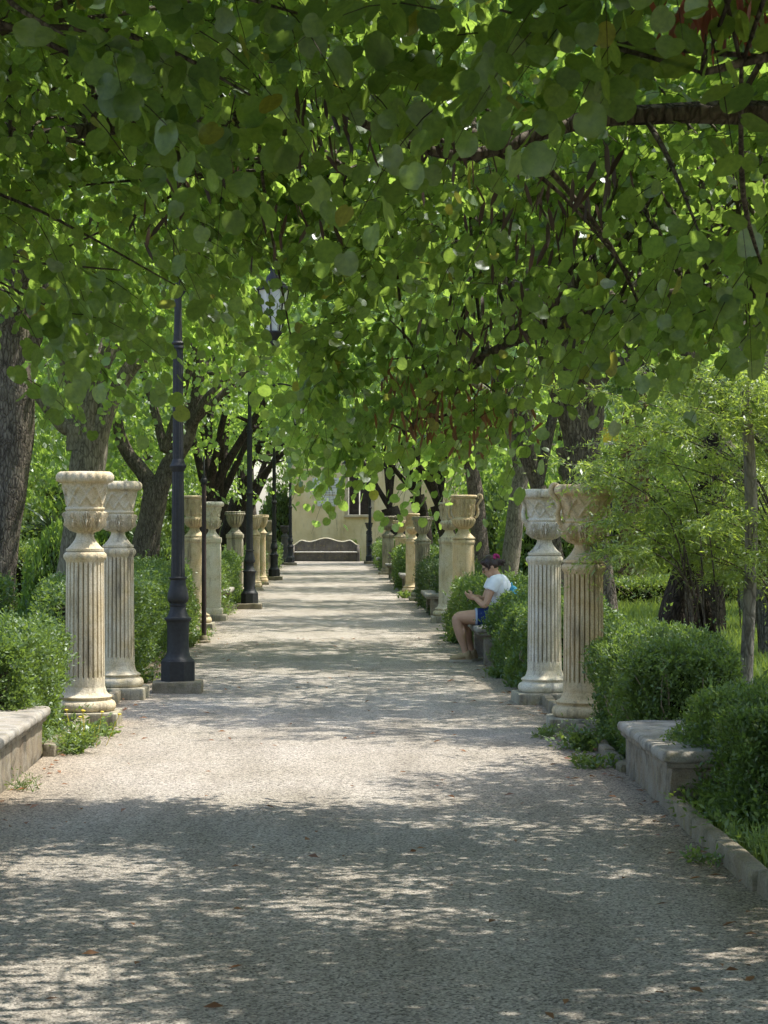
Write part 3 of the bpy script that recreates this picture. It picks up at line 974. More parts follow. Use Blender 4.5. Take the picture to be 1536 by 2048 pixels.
# curved-back bench by the wall
e = empty("stone_settee", (-0.07, 88.0, 0), "long dark stone settee with wavy back against the ochre wall", 'bench')
st = MB().box((0, 0.05, 0.165), (2.45, 0.5, 0.37), 0, 0.02)
st.build('base', M['dark_stone'], e, 40)  # dirty stone, with the shade of the front put into its colour
MB().box((0, 0.04, 0.375), (2.52, 0.56, 0.05), 0, 0.015).build('seat', M['pale_wall'], e, 40)  # paler stone puts the sunlit seat top into the colour
bk = MB()
xs = [i / 60 for i in range(61)]
top = []
for u in xs:
    s = abs(u - 0.5) * 2
    zz = 0.80 + 0.07 * math.cos(s * math.pi * 2.0) * (1 if s < 0.8 else 1) + (0.04 if s < 0.7 else 0.04 - 0.28 * smoothstep(0.7, 1.0, s))
    top.append(zz)
for yy, sg in ((0.30, 0), (0.46, 1)):
    bk.v += [((u - 0.5) * 2.6, yy, 0.0) for u in xs] + [((u - 0.5) * 2.6, yy, z) for u, z in zip(xs, top)]
n = 61
for i in range(60):
    bk.f.append((i, i + 1, n + i + 1, n + i))
    bk.f.append((2 * n + i + 1, 2 * n + i, 3 * n + i, 3 * n + i + 1))
    bk.f.append((n + i, n + i + 1, 3 * n + i + 1, 3 * n + i))
bk.f.append((0, n, 3 * n, 2 * n)); bk.f.append((n - 1, 3 * n - 1, 4 * n - 1, 2 * n - 1))
bk.build('backrest', M['dark_stone'], e)  # dark tone includes the shade that lies on the back
cp = MB().tube([((u - 0.5) * 2.62, 0.38, z + 0.01) for u, z in zip(xs, top)], [0.035] * 61, 8, sub=1)
cp.build('coping', M['lime_pale'], e, 60)  # pale stone paints the sunlit top edge of the back
for s in (-1, 1):
    a = MB().tube([(s * 1.30, 0.36, 0.62), (s * 1.30, 0.18, 0.56), (s * 1.30, -0.02, 0.50), (s * 1.30, -0.16, 0.40), (s * 1.30, -0.19, 0.2), (s * 1.30, -0.19, -0.03)], [.06, .06, .065, .07, .075, .08], 10)
    a.box((s * 1.30, 0.12, 0.22), (0.09, 0.56, 0.50), 0, 0.015)
    a.build('armrest', M['dark_stone'], e, 50)

# ------------------------------------------------------------------ building
e = empty("building", (0, 90.4, 0), "ochre plastered house closing the end of the path", 'building')
wl = MB()
x0, x1, zt = -1.48, 9.0, 5.6
wx0, wx1, wz0, wz1 = 0.86, 1.78, 1.87, 3.75
wl.box(((x0 + wx0) / 2, 0, zt / 2), (wx0 - x0, 0.4, zt))
wl.box(((wx1 + x1) / 2, 0, zt / 2), (x1 - wx1, 0.4, zt))
wl.box(((wx0 + wx1) / 2, 0, wz0 / 2), (wx1 - wx0, 0.4, wz0))
wl.box(((wx0 + wx1) / 2, 0, (wz1 + zt) / 2), (wx1 - wx0, 0.4, zt - wz1))
wl.box((x0 + 0.2, 4.2, zt / 2), (0.4, 8.0, zt)); wl.box((x1 - 0.2, 4.2, zt / 2), (0.4, 8.0, zt))
wl.build('wall', M['plaster'], e)
w = MB()
for xx in (wx0 - 0.07, wx1 + 0.07):
    w.box((xx, -0.215, (wz0 + wz1) / 2), (0.14, 0.05, wz1 - wz0 + 0.02), 0, 0.006)
w.box(((wx0 + wx1) / 2, -0.215, wz1 + 0.09), (wx1 - wx0 + 0.3, 0.06, 0.16), 0, 0.006)
wo = w.build('window', M['trim'], e)
MB().box(((wx0 + wx1) / 2, -0.24, wz0 - 0.05), (wx1 - wx0 + 0.36, 0.14, 0.09), 0, 0.01).build('sill', M['trim'], wo)
for s in (0, 1):
    xa = wx0 + 0.02 + s * (wx1 - wx0) / 2
    sh = MB().box((xa + 0.21, -0.05, (wz0 + wz1) / 2), (0.41, 0.04, wz1 - wz0 - 0.02), 0, 0.004)
    for k in range(4):
        sh.box((xa + 0.06 + 0.1 * k, -0.076, (wz0 + wz1) / 2), (0.075, 0.012, wz1 - wz0 - 0.12), 0, 0.003)
    for zz in (wz0 + 0.14, wz0 + 0.9, wz1 - 0.14):
        sh.box((xa + 0.21, -0.088, zz), (0.38, 0.012, 0.10), 0, 0.003)
    sh.build('shutter', M['shutter'], wo)
MB().box((0.62, -0.212, zt / 2), (0.10, 0.03, zt - 0.1), 0, 0.004).build('pilaster', M['plaster'], e)
rf = MB()
rf.add([(x0 - .4, -.7, zt), (x1 + .4, -.7, zt), (x1 + .4, 9, zt), (x0 - .4, 9, zt), (x0 + 2.5, 4.2, zt + 1.8), (x1 - 2.5, 4.2, zt + 1.8)], [(0, 1, 5, 4), (1, 2, 5), (2, 3, 4, 5), (3, 0, 4), (3, 2, 1, 0)])
rf.build('roof', M['roof'], e)


def plaque(x0, x1, z0, z1, label, rows, seed):
    e = empty("wall_plaque", ((x0 + x1) / 2, 90.195, (z0 + z1) / 2), label, 'plaque', 'marble plaques on the ochre wall')
    w, h = x1 - x0, z1 - z0
    MB().box((0, -0.022, 0), (w, 0.04, h), 0, 0.008).build('slab', M['marble'], e)
    rg = random.Random(seed)
    L = MB()
    for i in range(rows):                               # worn inscription, letters too small to read
        z = h * 0.36 - i * h * 0.74 / max(1, rows - 1)
        half = w * rg.uniform(0.22, 0.42)
        x = -half
        while x < half:
            ww = rg.uniform(0.012, 0.035)
            if rg.random() < 0.82:
                L.box((x + ww / 2, -0.0435, z), (ww * 0.8, 0.003, h * 0.055))
            x += ww + 0.008
    L.build('inscription', M['letter'], e)


plaque(-0.42, 0.36, 2.22, 2.66, "lower white marble plaque with engraved lines, beside the window", 4, 3)
plaque(-0.62, 0.56, 2.70, 3.38, "upper wide marble plaque half hidden by leaves", 6, 5)

# ------------------------------------------------------------------ woman on the bench
WY = 25.15


def wp(x, y, dy=0.0):
    """points read off the enlarged figure"""
    return Vector(((x / 7.585 + 880 - VX) * WY / FPX, WY + dy, CAMH - (y / 7.585 + 1080 - VY) * WY / FPX))


def remesh(mb, name, m, parent, vox=0.006, smooth=4, loc=None):
    me = mb.mesh(name + "_raw")
    o = bpy.data.objects.new(name + "_raw", me)
    COL.objects.link(o)
    r = o.modifiers.new("r", 'REMESH'); r.mode = 'VOXEL'; r.voxel_size = vox
    s = o.modifiers.new("s", 'SMOOTH'); s.iterations = smooth; s.factor = 0.5
    dg = bpy.context.evaluated_depsgraph_get()
    new = bpy.data.meshes.new_from_object(o.evaluated_get(dg))
    new.name = name
    bpy.data.objects.remove(o)
    new.polygons.foreach_set('use_smooth', [True] * len(new.polygons))
    new.materials.clear()
    if parent is not None:
        new.transform(Matrix.Translation(-Vector(parent.location)))
    return link(name, new, m, parent)


def limb(mb, pts, rad, n=14):
    mb.tube(pts, rad, n, sub=5)
    for p, r in ((pts[0], rad[0]), (pts[-1], rad[-1])):
        mb.sphere(p, r, 14, 10)


def hand(mb, wrist, d, palm_n, side, s=1.0, curl=0.9):
    """palm and five fingers; d: forearm direction, palm_n: out of the palm, side: towards the thumb"""
    d, palm_n, side = d.normalized(), palm_n.normalized(), side.normalized()
    c = wrist + d * 0.05 * s
    rot = Matrix((side, d, palm_n)).transposed()
    mb.sphere(c, (0.040 * s, 0.052 * s, 0.017 * s), 16, 12, rot)
    limb(mb, [wrist - d * 0.02, wrist + d * 0.03], [0.024 * s, 0.027 * s])
    for i, (o, L) in enumerate(((0.029, 0.070), (0.010, 0.080), (-0.010, 0.074), (-0.028, 0.058))):
        b = wrist + d * (0.090 - 0.004 * abs(i - 1.2)) * s + side * o * s
        pts, ang = [b], 0.25
        for seg in (0.45, 0.32, 0.23):
            dd = d * math.cos(ang) + palm_n * math.sin(ang)
            pts.append(pts[-1] + dd * L * seg * s)
            ang += curl * (0.75 + 0.12 * i)
        limb(mb, [b - d * 0.03 * s] + pts, [0.0095 * s, 0.0092 * s, 0.0085 * s, 0.0078 * s, 0.0066 * s], 10)
    tb = wrist + d * 0.028 * s + side * 0.030 * s
    t1 = tb + (d * 0.55 + side * 0.65 + palm_n * 0.35).normalized() * 0.038 * s
    t2 = t1 + (d * 0.85 + side * 0.05 + palm_n * 0.6).normalized() * 0.030 * s
    t3 = t2 + (d * 0.8 - side * 0.25 + palm_n * 0.65).normalized() * 0.022 * s
    limb(mb, [tb - side * 0.01 * s, t1, t2, t3], [0.013 * s, 0.0115 * s, 0.010 * s, 0.0075 * s], 10)


wroot = Vector((1.86, WY, 0.425))
e = empty("person", wroot, "woman in white t-shirt and blue shorts sitting on a bench, looking down at her hands", 'person')
b = MB()
pelvis, waist, chest, neckb = wp(880, 1150), wp(905, 950), wp(905, 700), wp(855, 540)
headc = wp(762, 390)
b.sphere(pelvis, (0.125, 0.165, 0.115), 20, 14)
b.tube([pelvis, waist, wp(915, 820), chest, wp(885, 600)], [0.125, 0.115, 0.118, 0.118, 0.085], 18)
for dy in (-0.09, 0.09):
    b.sphere(wp(885, 690, dy), (0.085, 0.085, 0.12), 16, 12)
b.tube([wp(890, 590), neckb, wp(812, 470)], [0.062, 0.052, 0.050], 14)
# head: skull, jaw, face looking down to the left
tilt = Matrix.Rotation(R(-24), 3, 'Y')
b.sphere(headc, (0.092, 0.072, 0.105), 24, 16, tilt)


def hd(x, y, z):
    return headc + tilt @ Vector((x, y, z))


b.sphere(hd(-0.040, 0, -0.072), (0.050, 0.050, 0.052), 18, 12, tilt)      # jaw
b.sphere(hd(-0.066, 0, -0.104), (0.020, 0.022, 0.018), 12, 8)              # chin
b.tube([hd(-0.088, 0, -0.002), hd(-0.100, 0, -0.026), hd(-0.110, 0, -0.042)], [0.009, 0.011, 0.012], 10)   # nose
b.sphere(hd(-0.106, 0, -0.046), (0.011, 0.014, 0.009), 12, 8)
for zz in (-0.066, -0.077):
    b.sphere(hd(-0.088, 0, zz), (0.010, 0.021, 0.0055), 12, 8, tilt)       # lips
for sy in (-1, 1):
    b.sphere(hd(-0.082, sy * 0.030, 0.012), (0.010, 0.018, 0.007), 10, 8)  # brow
    b.sphere(hd(-0.066, sy * 0.044, -0.030), (0.022, 0.016, 0.018), 10, 8)  # cheek
    b.sphere(hd(0.010, sy * 0.073, -0.018), (0.019, 0.009, 0.030), 12, 8, tilt)   # ear
# legs (near leg first)
LEG = [
    [wp(850, 1165, -.09), wp(600, 1165, -.10), wp(400, 1165, -.10), wp(262, 1180, -.095), wp(262, 1300, -.095), wp(305, 1440, -.09), wp(355, 1590, -.085), wp(385, 1720, -.085)],
    [wp(850, 1165, .09), wp(640, 1175, .10), wp(460, 1190, .11), wp(345, 1215, .12), wp(360, 1340, .12), wp(415, 1480, .125), wp(465, 1610, .13), wp(490, 1720, .13)],
]
for pts in LEG:
    b.tube(pts, [0.098, 0.092, 0.078, 0.062, 0.056, 0.057, 0.042, 0.037], 16, sub=5)
    b.sphere(pts[3] + Vector((-0.002, 0, -0.004)), (0.062, 0.055, 0.062), 14, 10)
    b.sphere(pts[5] + Vector((0.024, 0, 0.035)), (0.040, 0.044, 0.085), 14, 10, Matrix.Rotation(R(-8), 3, 'Y'))   # calf
    b.sphere(pts[-1], 0.038)
    b.tube([pts[-1], pts[-1] + Vector((-0.05, 0, -0.055)), pts[-1] + Vector((-0.13, 0, -0.075))], [0.036, 0.034, 0.028], 12)
# arms
ARM = [
    [wp(820, 625, -.165), wp(745, 790, -.185), wp(665, 975, -.175), wp(585, 925, -.13), wp(530, 880, -.085)],
    [wp(815, 640, .165), wp(745, 790, .185), wp(680, 915, .175), wp(600, 880, .11), wp(540, 865, .055)],
]
for pts in ARM:
    b.tube(pts, [0.052, 0.044, 0.038, 0.034, 0.025], 14, sub=5)
    b.sphere(pts[0], 0.056)
    b.sphere(pts[2], 0.038)
hand(b, ARM[0][4], Vector((-0.85, 0.35, 0.25)), Vector((0.15, 0.75, 0.45)), Vector((-0.25, -0.35, 0.9)), 0.95)
hand(b, ARM[1][4], Vector((-0.85, -0.30, 0.15)), Vector((0.15, -0.75, 0.55)), Vector((-0.2, 0.45, 0.85)), 0.95)
remesh(b, 'body', M['skin'], e, 0.005, 3)
# t-shirt
s = MB()
s.tube([wp(905, 1010), wp(912, 900), wp(918, 800), wp(908, 700), wp(888, 610), wp(865, 555)], [0.128, 0.128, 0.130, 0.131, 0.105, 0.066], 24)
for dy in (-1, 1):
    s.sphere(wp(890, 700, dy * .080), (0.112, 0.108, 0.142), 16, 12)
    s.sphere(wp(832, 625, dy * .150), (0.082, 0.082, 0.078), 16, 12)
    s.tube([wp(835, 610, dy * .14), wp(800, 665, dy * .172), wp(752, 760, dy * .185)], [0.078, 0.074, 0.066], 16)
remesh(s, 't_shirt', M['shirt'], e, 0.007, 5)
# shorts
s = MB()
s.sphere(pelvis, (0.140, 0.182, 0.125), 20, 14)
s.tube([pelvis, wp(900, 1010)], [0.138, 0.135], 20, sub=1)
for pts in LEG:
    s.tube([pts[0], pts[1] + Vector((0.005, 0, 0)), pts[1] + (pts[2] - pts[1]) * 0.28], [0.113, 0.106, 0.103], 18)
remesh(s, 'shorts', M['denim'], e, 0.007, 4)
for pts in LEG:
    s = MB().tube([pts[1] + (pts[2] - pts[1]) * 0.24, pts[1] + (pts[2] - pts[1]) * 0.38], [0.1065, 0.1055], 22, sub=1)
    o = s.build('hem', M['denim_pale'], e, 50)
    o.location = -wroot
# hair
h = MB()
h.sphere(hd(0.012, 0, 0.022), (0.096, 0.083, 0.102), 24, 16, tilt)
h.sphere(hd(-0.050, 0, 0.066), (0.046, 0.062, 0.040), 16, 12, tilt)
h.sphere(hd(0.080, 0, 0.030), (0.045, 0.055, 0.045), 16, 12)
h.sphere(wp(900, 340), (0.050, 0.048, 0.042), 16, 12)
rg = random.Random(8)
for k in range(16):
    p0 = wp(880 + rg.uniform(-10, 20), 335 + rg.uniform(-25, 25), rg.uniform(-.03, .03))
    p2 = wp(960 + rg.uniform(-10, 45), 345 + rg.uniform(-45, 50), rg.uniform(-.05, .05))
    h.tube([p0, (p0 + p2) / 2 + Vector((0, 0, rg.uniform(-.005, .02))), p2], [.016, .012, .005], 6)
for sy in (-1, 1):
    h.tube([hd(-0.045, sy * 0.066, 0.055), hd(-0.030, sy * 0.074, 0.01), hd(-0.045, sy * 0.066, -0.045)], [0.014, 0.011, 0.004], 8)
remesh(h, 'hair', M['hair'], e, 0.005, 2)
h = MB()
for k in range(9):
    a = k * 0.7
    h.sphere(wp(850 + 32 * math.cos(a), 262 + 36 * math.sin(a), 0.035 * math.sin(a * 1.7) - 0.01), (0.022, 0.022, 0.018), 10, 8)
o = h.build('hair_band', M['pink'], e, 80)
o.location = -wroot
# glasses
g = MB()
for sy in (-1, 1):
    g.tube([hd(-0.100, sy * 0.030, 0.004), hd(-0.092, sy * 0.060, 0.004), hd(0.0, sy * 0.078, 0.0)], [0.003, 0.003, 0.003], 6)
    g.sphere(hd(-0.098, sy * 0.032, -0.006), (0.004, 0.023, 0.018), 12, 8, tilt)
g.tube([hd(-0.103, -0.012, 0.0), hd(-0.103, 0.012, 0.0)], [0.003, 0.003], 6, sub=1)
o = g.build('glasses', M['black'], e, 60)
o.location = -wroot
# shoes
for pts in LEG:
    an = pts[-1]
    s = MB()
    z0 = 0.045
    ax = an.x
    s.tube([an + Vector((0, 0, 0.022)), Vector((ax + 0.012, an.y, 0.09)), Vector((ax + 0.012, an.y, 0.06))], [0.050, 0.052, 0.05], 16)
    s.sphere(Vector((ax + 0.025, an.y, 0.055)), (0.050, 0.042, 0.048), 16, 12)
    s.sphere(Vector((ax - 0.055, an.y, 0.062)), (0.085, 0.044, 0.045), 16, 12, Matrix.Rotation(R(-16), 3, 'Y'))
    s.sphere(Vector((ax - 0.118, an.y, 0.045)), (0.068, 0.045, 0.034), 16, 12)
    so_ = remesh(s, 'shoe', M['suede'], e, 0.006, 3)
    k = MB()
    out = []
    for i in range(28):
        a = 2 * math.pi * i / 28
        cx = ax - 0.055
        out.append((cx + 0.130 * math.cos(a) * (1.0), an.y + (0.047 - 0.007 * math.cos(a)) * (1 if math.sin(a) >= 0 else -1) * abs(math.sin(a)) ** 0.7))
    n = len(out)
    k.v = [(x, y, 0.004) for x, y in out] + [(x, y, 0.028) for x, y in out]
    k.f = [tuple(reversed(range(n))), tuple(range(n, 2 * n))] + [(i, (i + 1) % n, n + (i + 1) % n, n + i) for i in range(n)]
    ko = k.build('sole', M['sole'], so_)
    ko.location = -wroot

# phone between the hands, bag behind the back
MB().box((0, 0, 0), (0.010, 0.072, 0.145), 0, 0.004).build("phone", M['black'], None, 40)
ph = bpy.data.objects["phone"]
ph.location = wp(462, 852) + Vector((0, 0, 0))
ph.rotation_euler = (0, R(35), 0)
tag(ph, "dark phone held in the seated woman's hands", 'phone')
be = empty("bag", wp(1060, 830) + Vector((0.02, 0, 0)), "turquoise bag behind the seated woman's back", 'bag')
bb = MB()
bb.sphere((0, 0, 0), (0.085, 0.12, 0.11), 20, 14)
bb.sphere((0.01, 0.01, -0.12), (0.09, 0.13, 0.13), 20, 14)
bb.sphere((0.0, 0.0, -0.24), (0.09, 0.12, 0.09), 20, 14)
remesh(bb, 'pouch', M['turq'], None, 0.012, 3).parent = be
MB().tube([(0.0, -0.05, 0.08), (0.0, -0.03, 0.13), (0.0, 0.03, 0.13), (0.0, 0.05, 0.08)], [0.008] * 4, 8).build('strap', M['turq'], be, 60)

# ------------------------------------------------------------------ hedges
def box_points(rng, n, x0, x1, y0, y1, h, inn=0.10):
    a = np.array([(x1 - x0) * (y1 - y0), (y1 - y0) * h, (y1 - y0) * h, (x1 - x0) * h, (x1 - x0) * h])
    f = rng.choice(5, n, p=a / a.sum())
    u, v = rng.random(n), rng.random(n)
    p, nr = np.zeros((n, 3)), np.zeros((n, 3))
    for k in range(5):
        s = f == k
        if k == 0:
            p[s] = np.stack([x0 + u[s] * (x1 - x0), y0 + v[s] * (y1 - y0), np.full(s.sum(), h)], 1); nr[s] = (0, 0, 1)
        elif k < 3:
            p[s] = np.stack([np.full(s.sum(), x0 if k == 1 else x1), y0 + u[s] * (y1 - y0), v[s] * h], 1); nr[s] = (-1 if k == 1 else 1, 0, 0)
        else:
            p[s] = np.stack([x0 + u[s] * (x1 - x0), np.full(s.sum(), y0 if k == 3 else y1), v[s] * h], 1); nr[s] = (0, -1 if k == 3 else 1, 0)
    # round the corners and roughen the clipped outline
    c = np.array([(x0 + x1) / 2, (y0 + y1) / 2, h * 0.45])
    half = np.array([(x1 - x0) / 2, (y1 - y0) / 2, h * 0.55])
    q = (p - c) / half
    rad = (np.abs(q) ** 7).sum(1) ** (1 / 7)
    p = c + (p - c) / np.maximum(rad, 1)[:, None]
    w = np.zeros(n)
    for (k1, k2, k3, ph, am) in ((3.1, 2.3, 4.1, 0.3, .5), (6.7, 5.3, 7.9, 1.9, .35), (13, 11, 15, 4.0, .25)):
        w += am * np.sin(k1 * p[:, 0] + k2 * p[:, 1] + ph) * np.cos(k3 * p[:, 2] + k2 * p[:, 1] * 0.7 + ph)
    dep = -rng.exponential(inn * 0.45, n) + 0.15 * w + 0.0
    stray = rng.random(n) < 0.05
    dep[stray] += rng.exponential(0.035, stray.sum())
    return p + nr * dep[:, None], nr


def hedge(x0, x1, y0, y1, h, n, size, m, label, seed, name="clipped_hedge", group='clipped hedges along the path'):
    rng = np.random.default_rng(seed)
    if x0 > x1:
        x0, x1 = x1, x0
    p, nr = box_points(rng, n // 6, x0, x1, y0, y1, h, 0.16)
    e = empty(name, ((x0 + x1) / 2, (y0 + y1) / 2, 0), label, 'hedge', group)
    off = np.array(e.location)
    d = nr * 0.8 + rng.normal(0, 0.45, p.shape); d[:, 2] += 0.55
    d = unit(d)
    L = size * 3.2 * rng.uniform(.6, 1.5, len(p))
    stray = rng.random(len(p)) < 0.02
    L[stray] *= 2.2
    leaf_obj('foliage', [twig_leaves(rng, p - off - d * (L * .7)[:, None], d, L, 8, size * 1.1, .1, -.35, 'oval', size * .12)], m, e)
    c = MB().box((0, 0, h * 0.38), (max(.12, x1 - x0 - 0.50), y1 - y0 - 0.50, h * 0.74), 0, 0.06, 0.05)  # added solid block, dark for the shade inside the hedge
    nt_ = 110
    c.build('shade_core', M['core'], e)
    c = MB()
    for k in range(nt_):
        q = p[rng.integers(len(p))] - off
        s0 = Vector((q[0] * 0.75, q[1] * 0.96, max(0.05, q[2] * 0.5)))
        c.tube([s0, (s0 + Vector(q)) / 2 + Vector(rng.normal(0, .03, 3)), Vector(q)], [.006, .005, .003], 4, sub=2)
    c.build('twigs', M['twig_pale'], e)
    return e


hedge(-1.98, -3.4, 14.6, 16.9, 0.86, 50000, 0.036, M['box'], "near left clipped hedge between the left bench and the nearest column", 1)
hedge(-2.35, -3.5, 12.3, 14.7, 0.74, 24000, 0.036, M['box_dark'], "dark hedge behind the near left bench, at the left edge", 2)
hedge(1.98, 2.70, 14.1, 16.3, 0.78, 56000, 0.033, M['box'], "near right clipped hedge between the right bench and the nearest right column", 3)
hedge(2.08, 3.2, 11.2, 13.0, 0.63, 40000, 0.034, M['box'], "overgrown dark hedge behind the near right bench, at the right edge", 4)
hedge(-1.86, -2.9, 20.9, 31.6, 1.02, 66000, 0.044, M['box'], "long left hedge behind the nearest street lamp", 5)
hedge(1.83, 2.75, 20.4, 24.35, 0.77, 50000, 0.040, M['box'], "clipped hedge in front of the seated woman's bench", 6)
hedge(2.22, 3.1, 24.3, 26.6, 0.80, 14000, 0.045, M['box'], "hedge right behind the seated woman's back", 7)
hedge(1.72, 2.7, 26.6, 31.3, 0.84, 30000, 0.045, M['box'], "sunny hedge beyond the seated woman, before the stained column", 8)
hedge(-1.80, -2.7, 36.3, 45.8, 0.95, 30000, 0.055, M['box'], "left hedge between the pale square pillar and the grey pillar", 9)
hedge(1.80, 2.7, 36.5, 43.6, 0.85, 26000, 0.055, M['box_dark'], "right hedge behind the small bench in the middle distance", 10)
hedge(-1.75, -2.6, 52.5, 61.0, 0.85, 14000, 0.075, M['box'], "left hedge between the second and third street lamps", 11)
hedge(1.70, 2.6, 50.5, 56.5, 0.95, 14000, 0.075, M['box'], "right hedge at the foot of the yellowish column", 12)
hedge(-1.7, -2.6, 65.5, 80.0, 0.85, 14000, 0.085, M['box'], "farthest left hedge, between third and farthest lamps", 13)
hedge(1.75, 2.7, 68.5, 82.0, 0.90, 14000, 0.085, M['box'], "farthest right hedge, near the curved settee", 14)
hedge(-3.6, -9.0, 24.0, 26.2, 1.02, 36000, 0.05, M['box'], "sunlit hedge behind the near left hedge, beside the big trunk", 15, group='garden hedges left of the path')
hedge(-3.9, -12.0, 36.0, 38.0, 1.25, 30000, 0.065, M['weed'], "bright hedge deeper in the left garden under the trees", 16, group='garden hedges left of the path')
hedge(4.2, 9.5, 40.0, 41.6, 0.55, 14000, 0.065, M['weed'], "low bright hedge in the right garden before the pale wall", 17, group='garden hedges right of the path')

# ------------------------------------------------------------------ trees
def stems_mesh(stems, bumpy=0.16, n=16, seed=0.0, sub=5):
    b = MB()
    for pts, rad in stems:
        b.tube(pts, rad, n if rad[0] > 0.08 else 9, bumpy if rad[0] > 0.05 else 0.05, True, sub, seed)
    return b


def auto_limbs(rng, fork, cc, rx, rz, nmain=4, r0=0.12):
    out = []
    for i in range(nmain):
        a = 2 * math.pi * (i + rng.uniform(-.25, .25)) / nmain
        end = Vector((cc[0] + rx * .6 * math.cos(a), cc[1] + rx * .6 * math.sin(a), cc[2] + rz * rng.uniform(-.1, .55)))
        f = Vector(fork)
        mid = f.lerp(end, .45) + Vector((rng.uniform(-.2, .2), rng.uniform(-.2, .2), rng.uniform(-.1, .35)))
        r = r0 * rng.uniform(.75, 1.05)
        out.append(([f, mid, end], [r, r * .62, r * .25]))
        for j in range(4):
            b0 = mid.lerp(end, rng.uniform(-.2, .8)) if j else mid
            e2 = b0 + Vector((rng.uniform(-1, 1) * rx * .45, rng.uniform(-1, 1) * rx * .45, rng.uniform(-.25, .8) * rz * .7))
            m2 = b0.lerp(e2, .5) + Vector((0, 0, rng.uniform(-.1, .2)))
            out.append(([b0, m2, e2], [r * .42, r * .27, r * .08]))
    return out


THIN = crown_mesh("crown", 91, 3.0, 2.4, 84, 12, 10, 0.100, M['judas_far'], 'round_lo', 0.30, -0.8)
CROWNS = [crown_mesh("crown", 11, 3.0, 2.4, 112, 12, 10, 0.098, M['judas_far'], 'round_lo', 0.30, -0.8),
          crown_mesh("crown", 23, 3.1, 2.5, 112, 12, 10, 0.098, M['judas_far'], 'round_lo', 0.30, -0.8),
          crown_mesh("crown", 37, 2.8, 2.6, 105, 12, 10, 0.096, M['judas_far'], 'round_lo', 0.25, -0.85), THIN]
BROAD = [crown_mesh("crown", 51, 4.2, 3.6, 170, 11, 9, 0.19, M['broad'], 'oval', 0.35, -0.9),
         crown_mesh("crown", 67, 4.4, 3.8, 170, 11, 9, 0.20, M['judas_far'], 'oval', 0.35, -0.9)]


def tree(base, stems, cc, label, crown=0, sc=1.0, rz=0.0, bark='bark', seed=1, fork=None, group=None, rx=2.7, rzz=2.0, limbs=True, name="judas_tree"):
    """stems: explicit trunk polylines in world space; cc crown centre"""
    e = empty(name, base, label, 'tree', group)
    off = Vector(base)
    rg = random.Random(seed)
    st = [([Vector(p) - off for p in pts], rad) for pts, rad in stems]
    if limbs:
        st += auto_limbs(rg, Vector(fork) - off, Vector(cc) - off, rx * sc, rzz * sc)
    stems_mesh(st, seed=seed * 1.7).build('trunk', M[bark], e, 70)
    c = link('crown', CROWNS[crown] if name == 'judas_tree' else BROAD[crown], None, e)
    c.location = Vector(cc) - off
    c.scale = (sc, sc, sc)
    c.rotation_euler.z = rz
    return e


def pl(Y, *pts):
    """polyline + radii from (px, py, width px[, dY])"""
    P_, R_ = [], []
    for p in pts:
        yy = Y + (p[3] if len(p) > 3 else 0)
        P_.append(P(p[0], p[1], yy)); R_.append(p[2] * yy / FPX / 2)
    return P_, R_


AV = 'Judas trees lining the path'
# left row
Y = 26.5
tree(P(0, 1320, Y)[:2] + (0,), [pl(Y, (-40, 1330, 130), (-28, 1250, 100), (-12, 1120, 92), (5, 980, 96), (18, 860, 100), (20, 780, 100), (15, 700, 84), (30, 600, 66), (55, 470, 52), (60, 330, 40)), pl(Y, (10, 800, 70), (-60, 690, 60), (-140, 560, 45)),
                                 pl(Y, (25, 760, 66), (70, 650, 44, .3), (110, 520, 32, .8), (150, 400, 22, 1.2))],
     (-3.0, 26.8, 5.4), "thick dark trunked Judas tree at the left edge of the picture", 0, 1.0, 0.3, 'bark', 2, P(20, 720, Y), AV)
Y = 31.0
tree(P(150, 1260, Y)[:2] + (0,), [pl(Y, (135, 1275, 96), (140, 1200, 70), (150, 1120, 62), (165, 1010, 66), (175, 940, 70), (180, 880, 66)),
                                   pl(Y, (155, 900, 48), (150, 860, 44), (125, 850, 30), (95, 815, 24), (70, 785, 18)),
                                   pl(Y, (185, 900, 48), (205, 840, 40), (235, 780, 32), (262, 735, 32), (290, 715, 26)),
                                   pl(Y, (178, 890, 50), (180, 820, 36), (200, 750, 28), (222, 680, 28), (232, 610, 20), (230, 520, 14)),
                                   pl(Y, (172, 860, 44), (150, 790, 30), (125, 700, 24), (110, 630, 18))],
     (-2.9, 31.5, 5.6), "pale forked Judas tree with a knot hole behind the nearest left urns", 1, 1.0, 1.4, 'bark_pale', 3, P(190, 760, Y), AV)
Y = 41.0
tree(P(290, 1210, Y)[:2] + (0,), [pl(Y, (278, 1220, 70), (285, 1150, 56), (295, 1070, 52), (308, 1000, 52), (316, 965, 50)),
                                   pl(Y, (308, 985, 40), (285, 945, 32), (258, 910, 28), (240, 870, 24), (232, 820, 18)),
                                   pl(Y, (318, 980, 40), (340, 930, 36), (372, 880, 30), (392, 800, 26), (398, 720, 20), (392, 640, 16)),
                                   pl(Y, (378, 868, 22), (410, 800, 15, -.4), (440, 770, 10, -.6))],
     (-2.4, 41.5, 5.3), "V shaped Judas tree left of the nearest lamp post", 2, 1.05, 2.2, 'bark', 4, P(330, 900, Y), AV)
left = [(-3.0, 50.5, .26, 'bark_dark', 0, "dark Judas tree on the left behind the grey square pillar"),
        (-3.1, 58.5, .30, 'bark_dark', 1, "dark Judas tree on the left behind the twisted column"),
        (-2.9, 67.5, .34, 'bark_dark', 2, "dark thick trunk on the left beyond the third street lamp"),
        (-3.0, 77.0, .30, 'bark_dark', 0, "last Judas tree on the left before the ochre wall")]
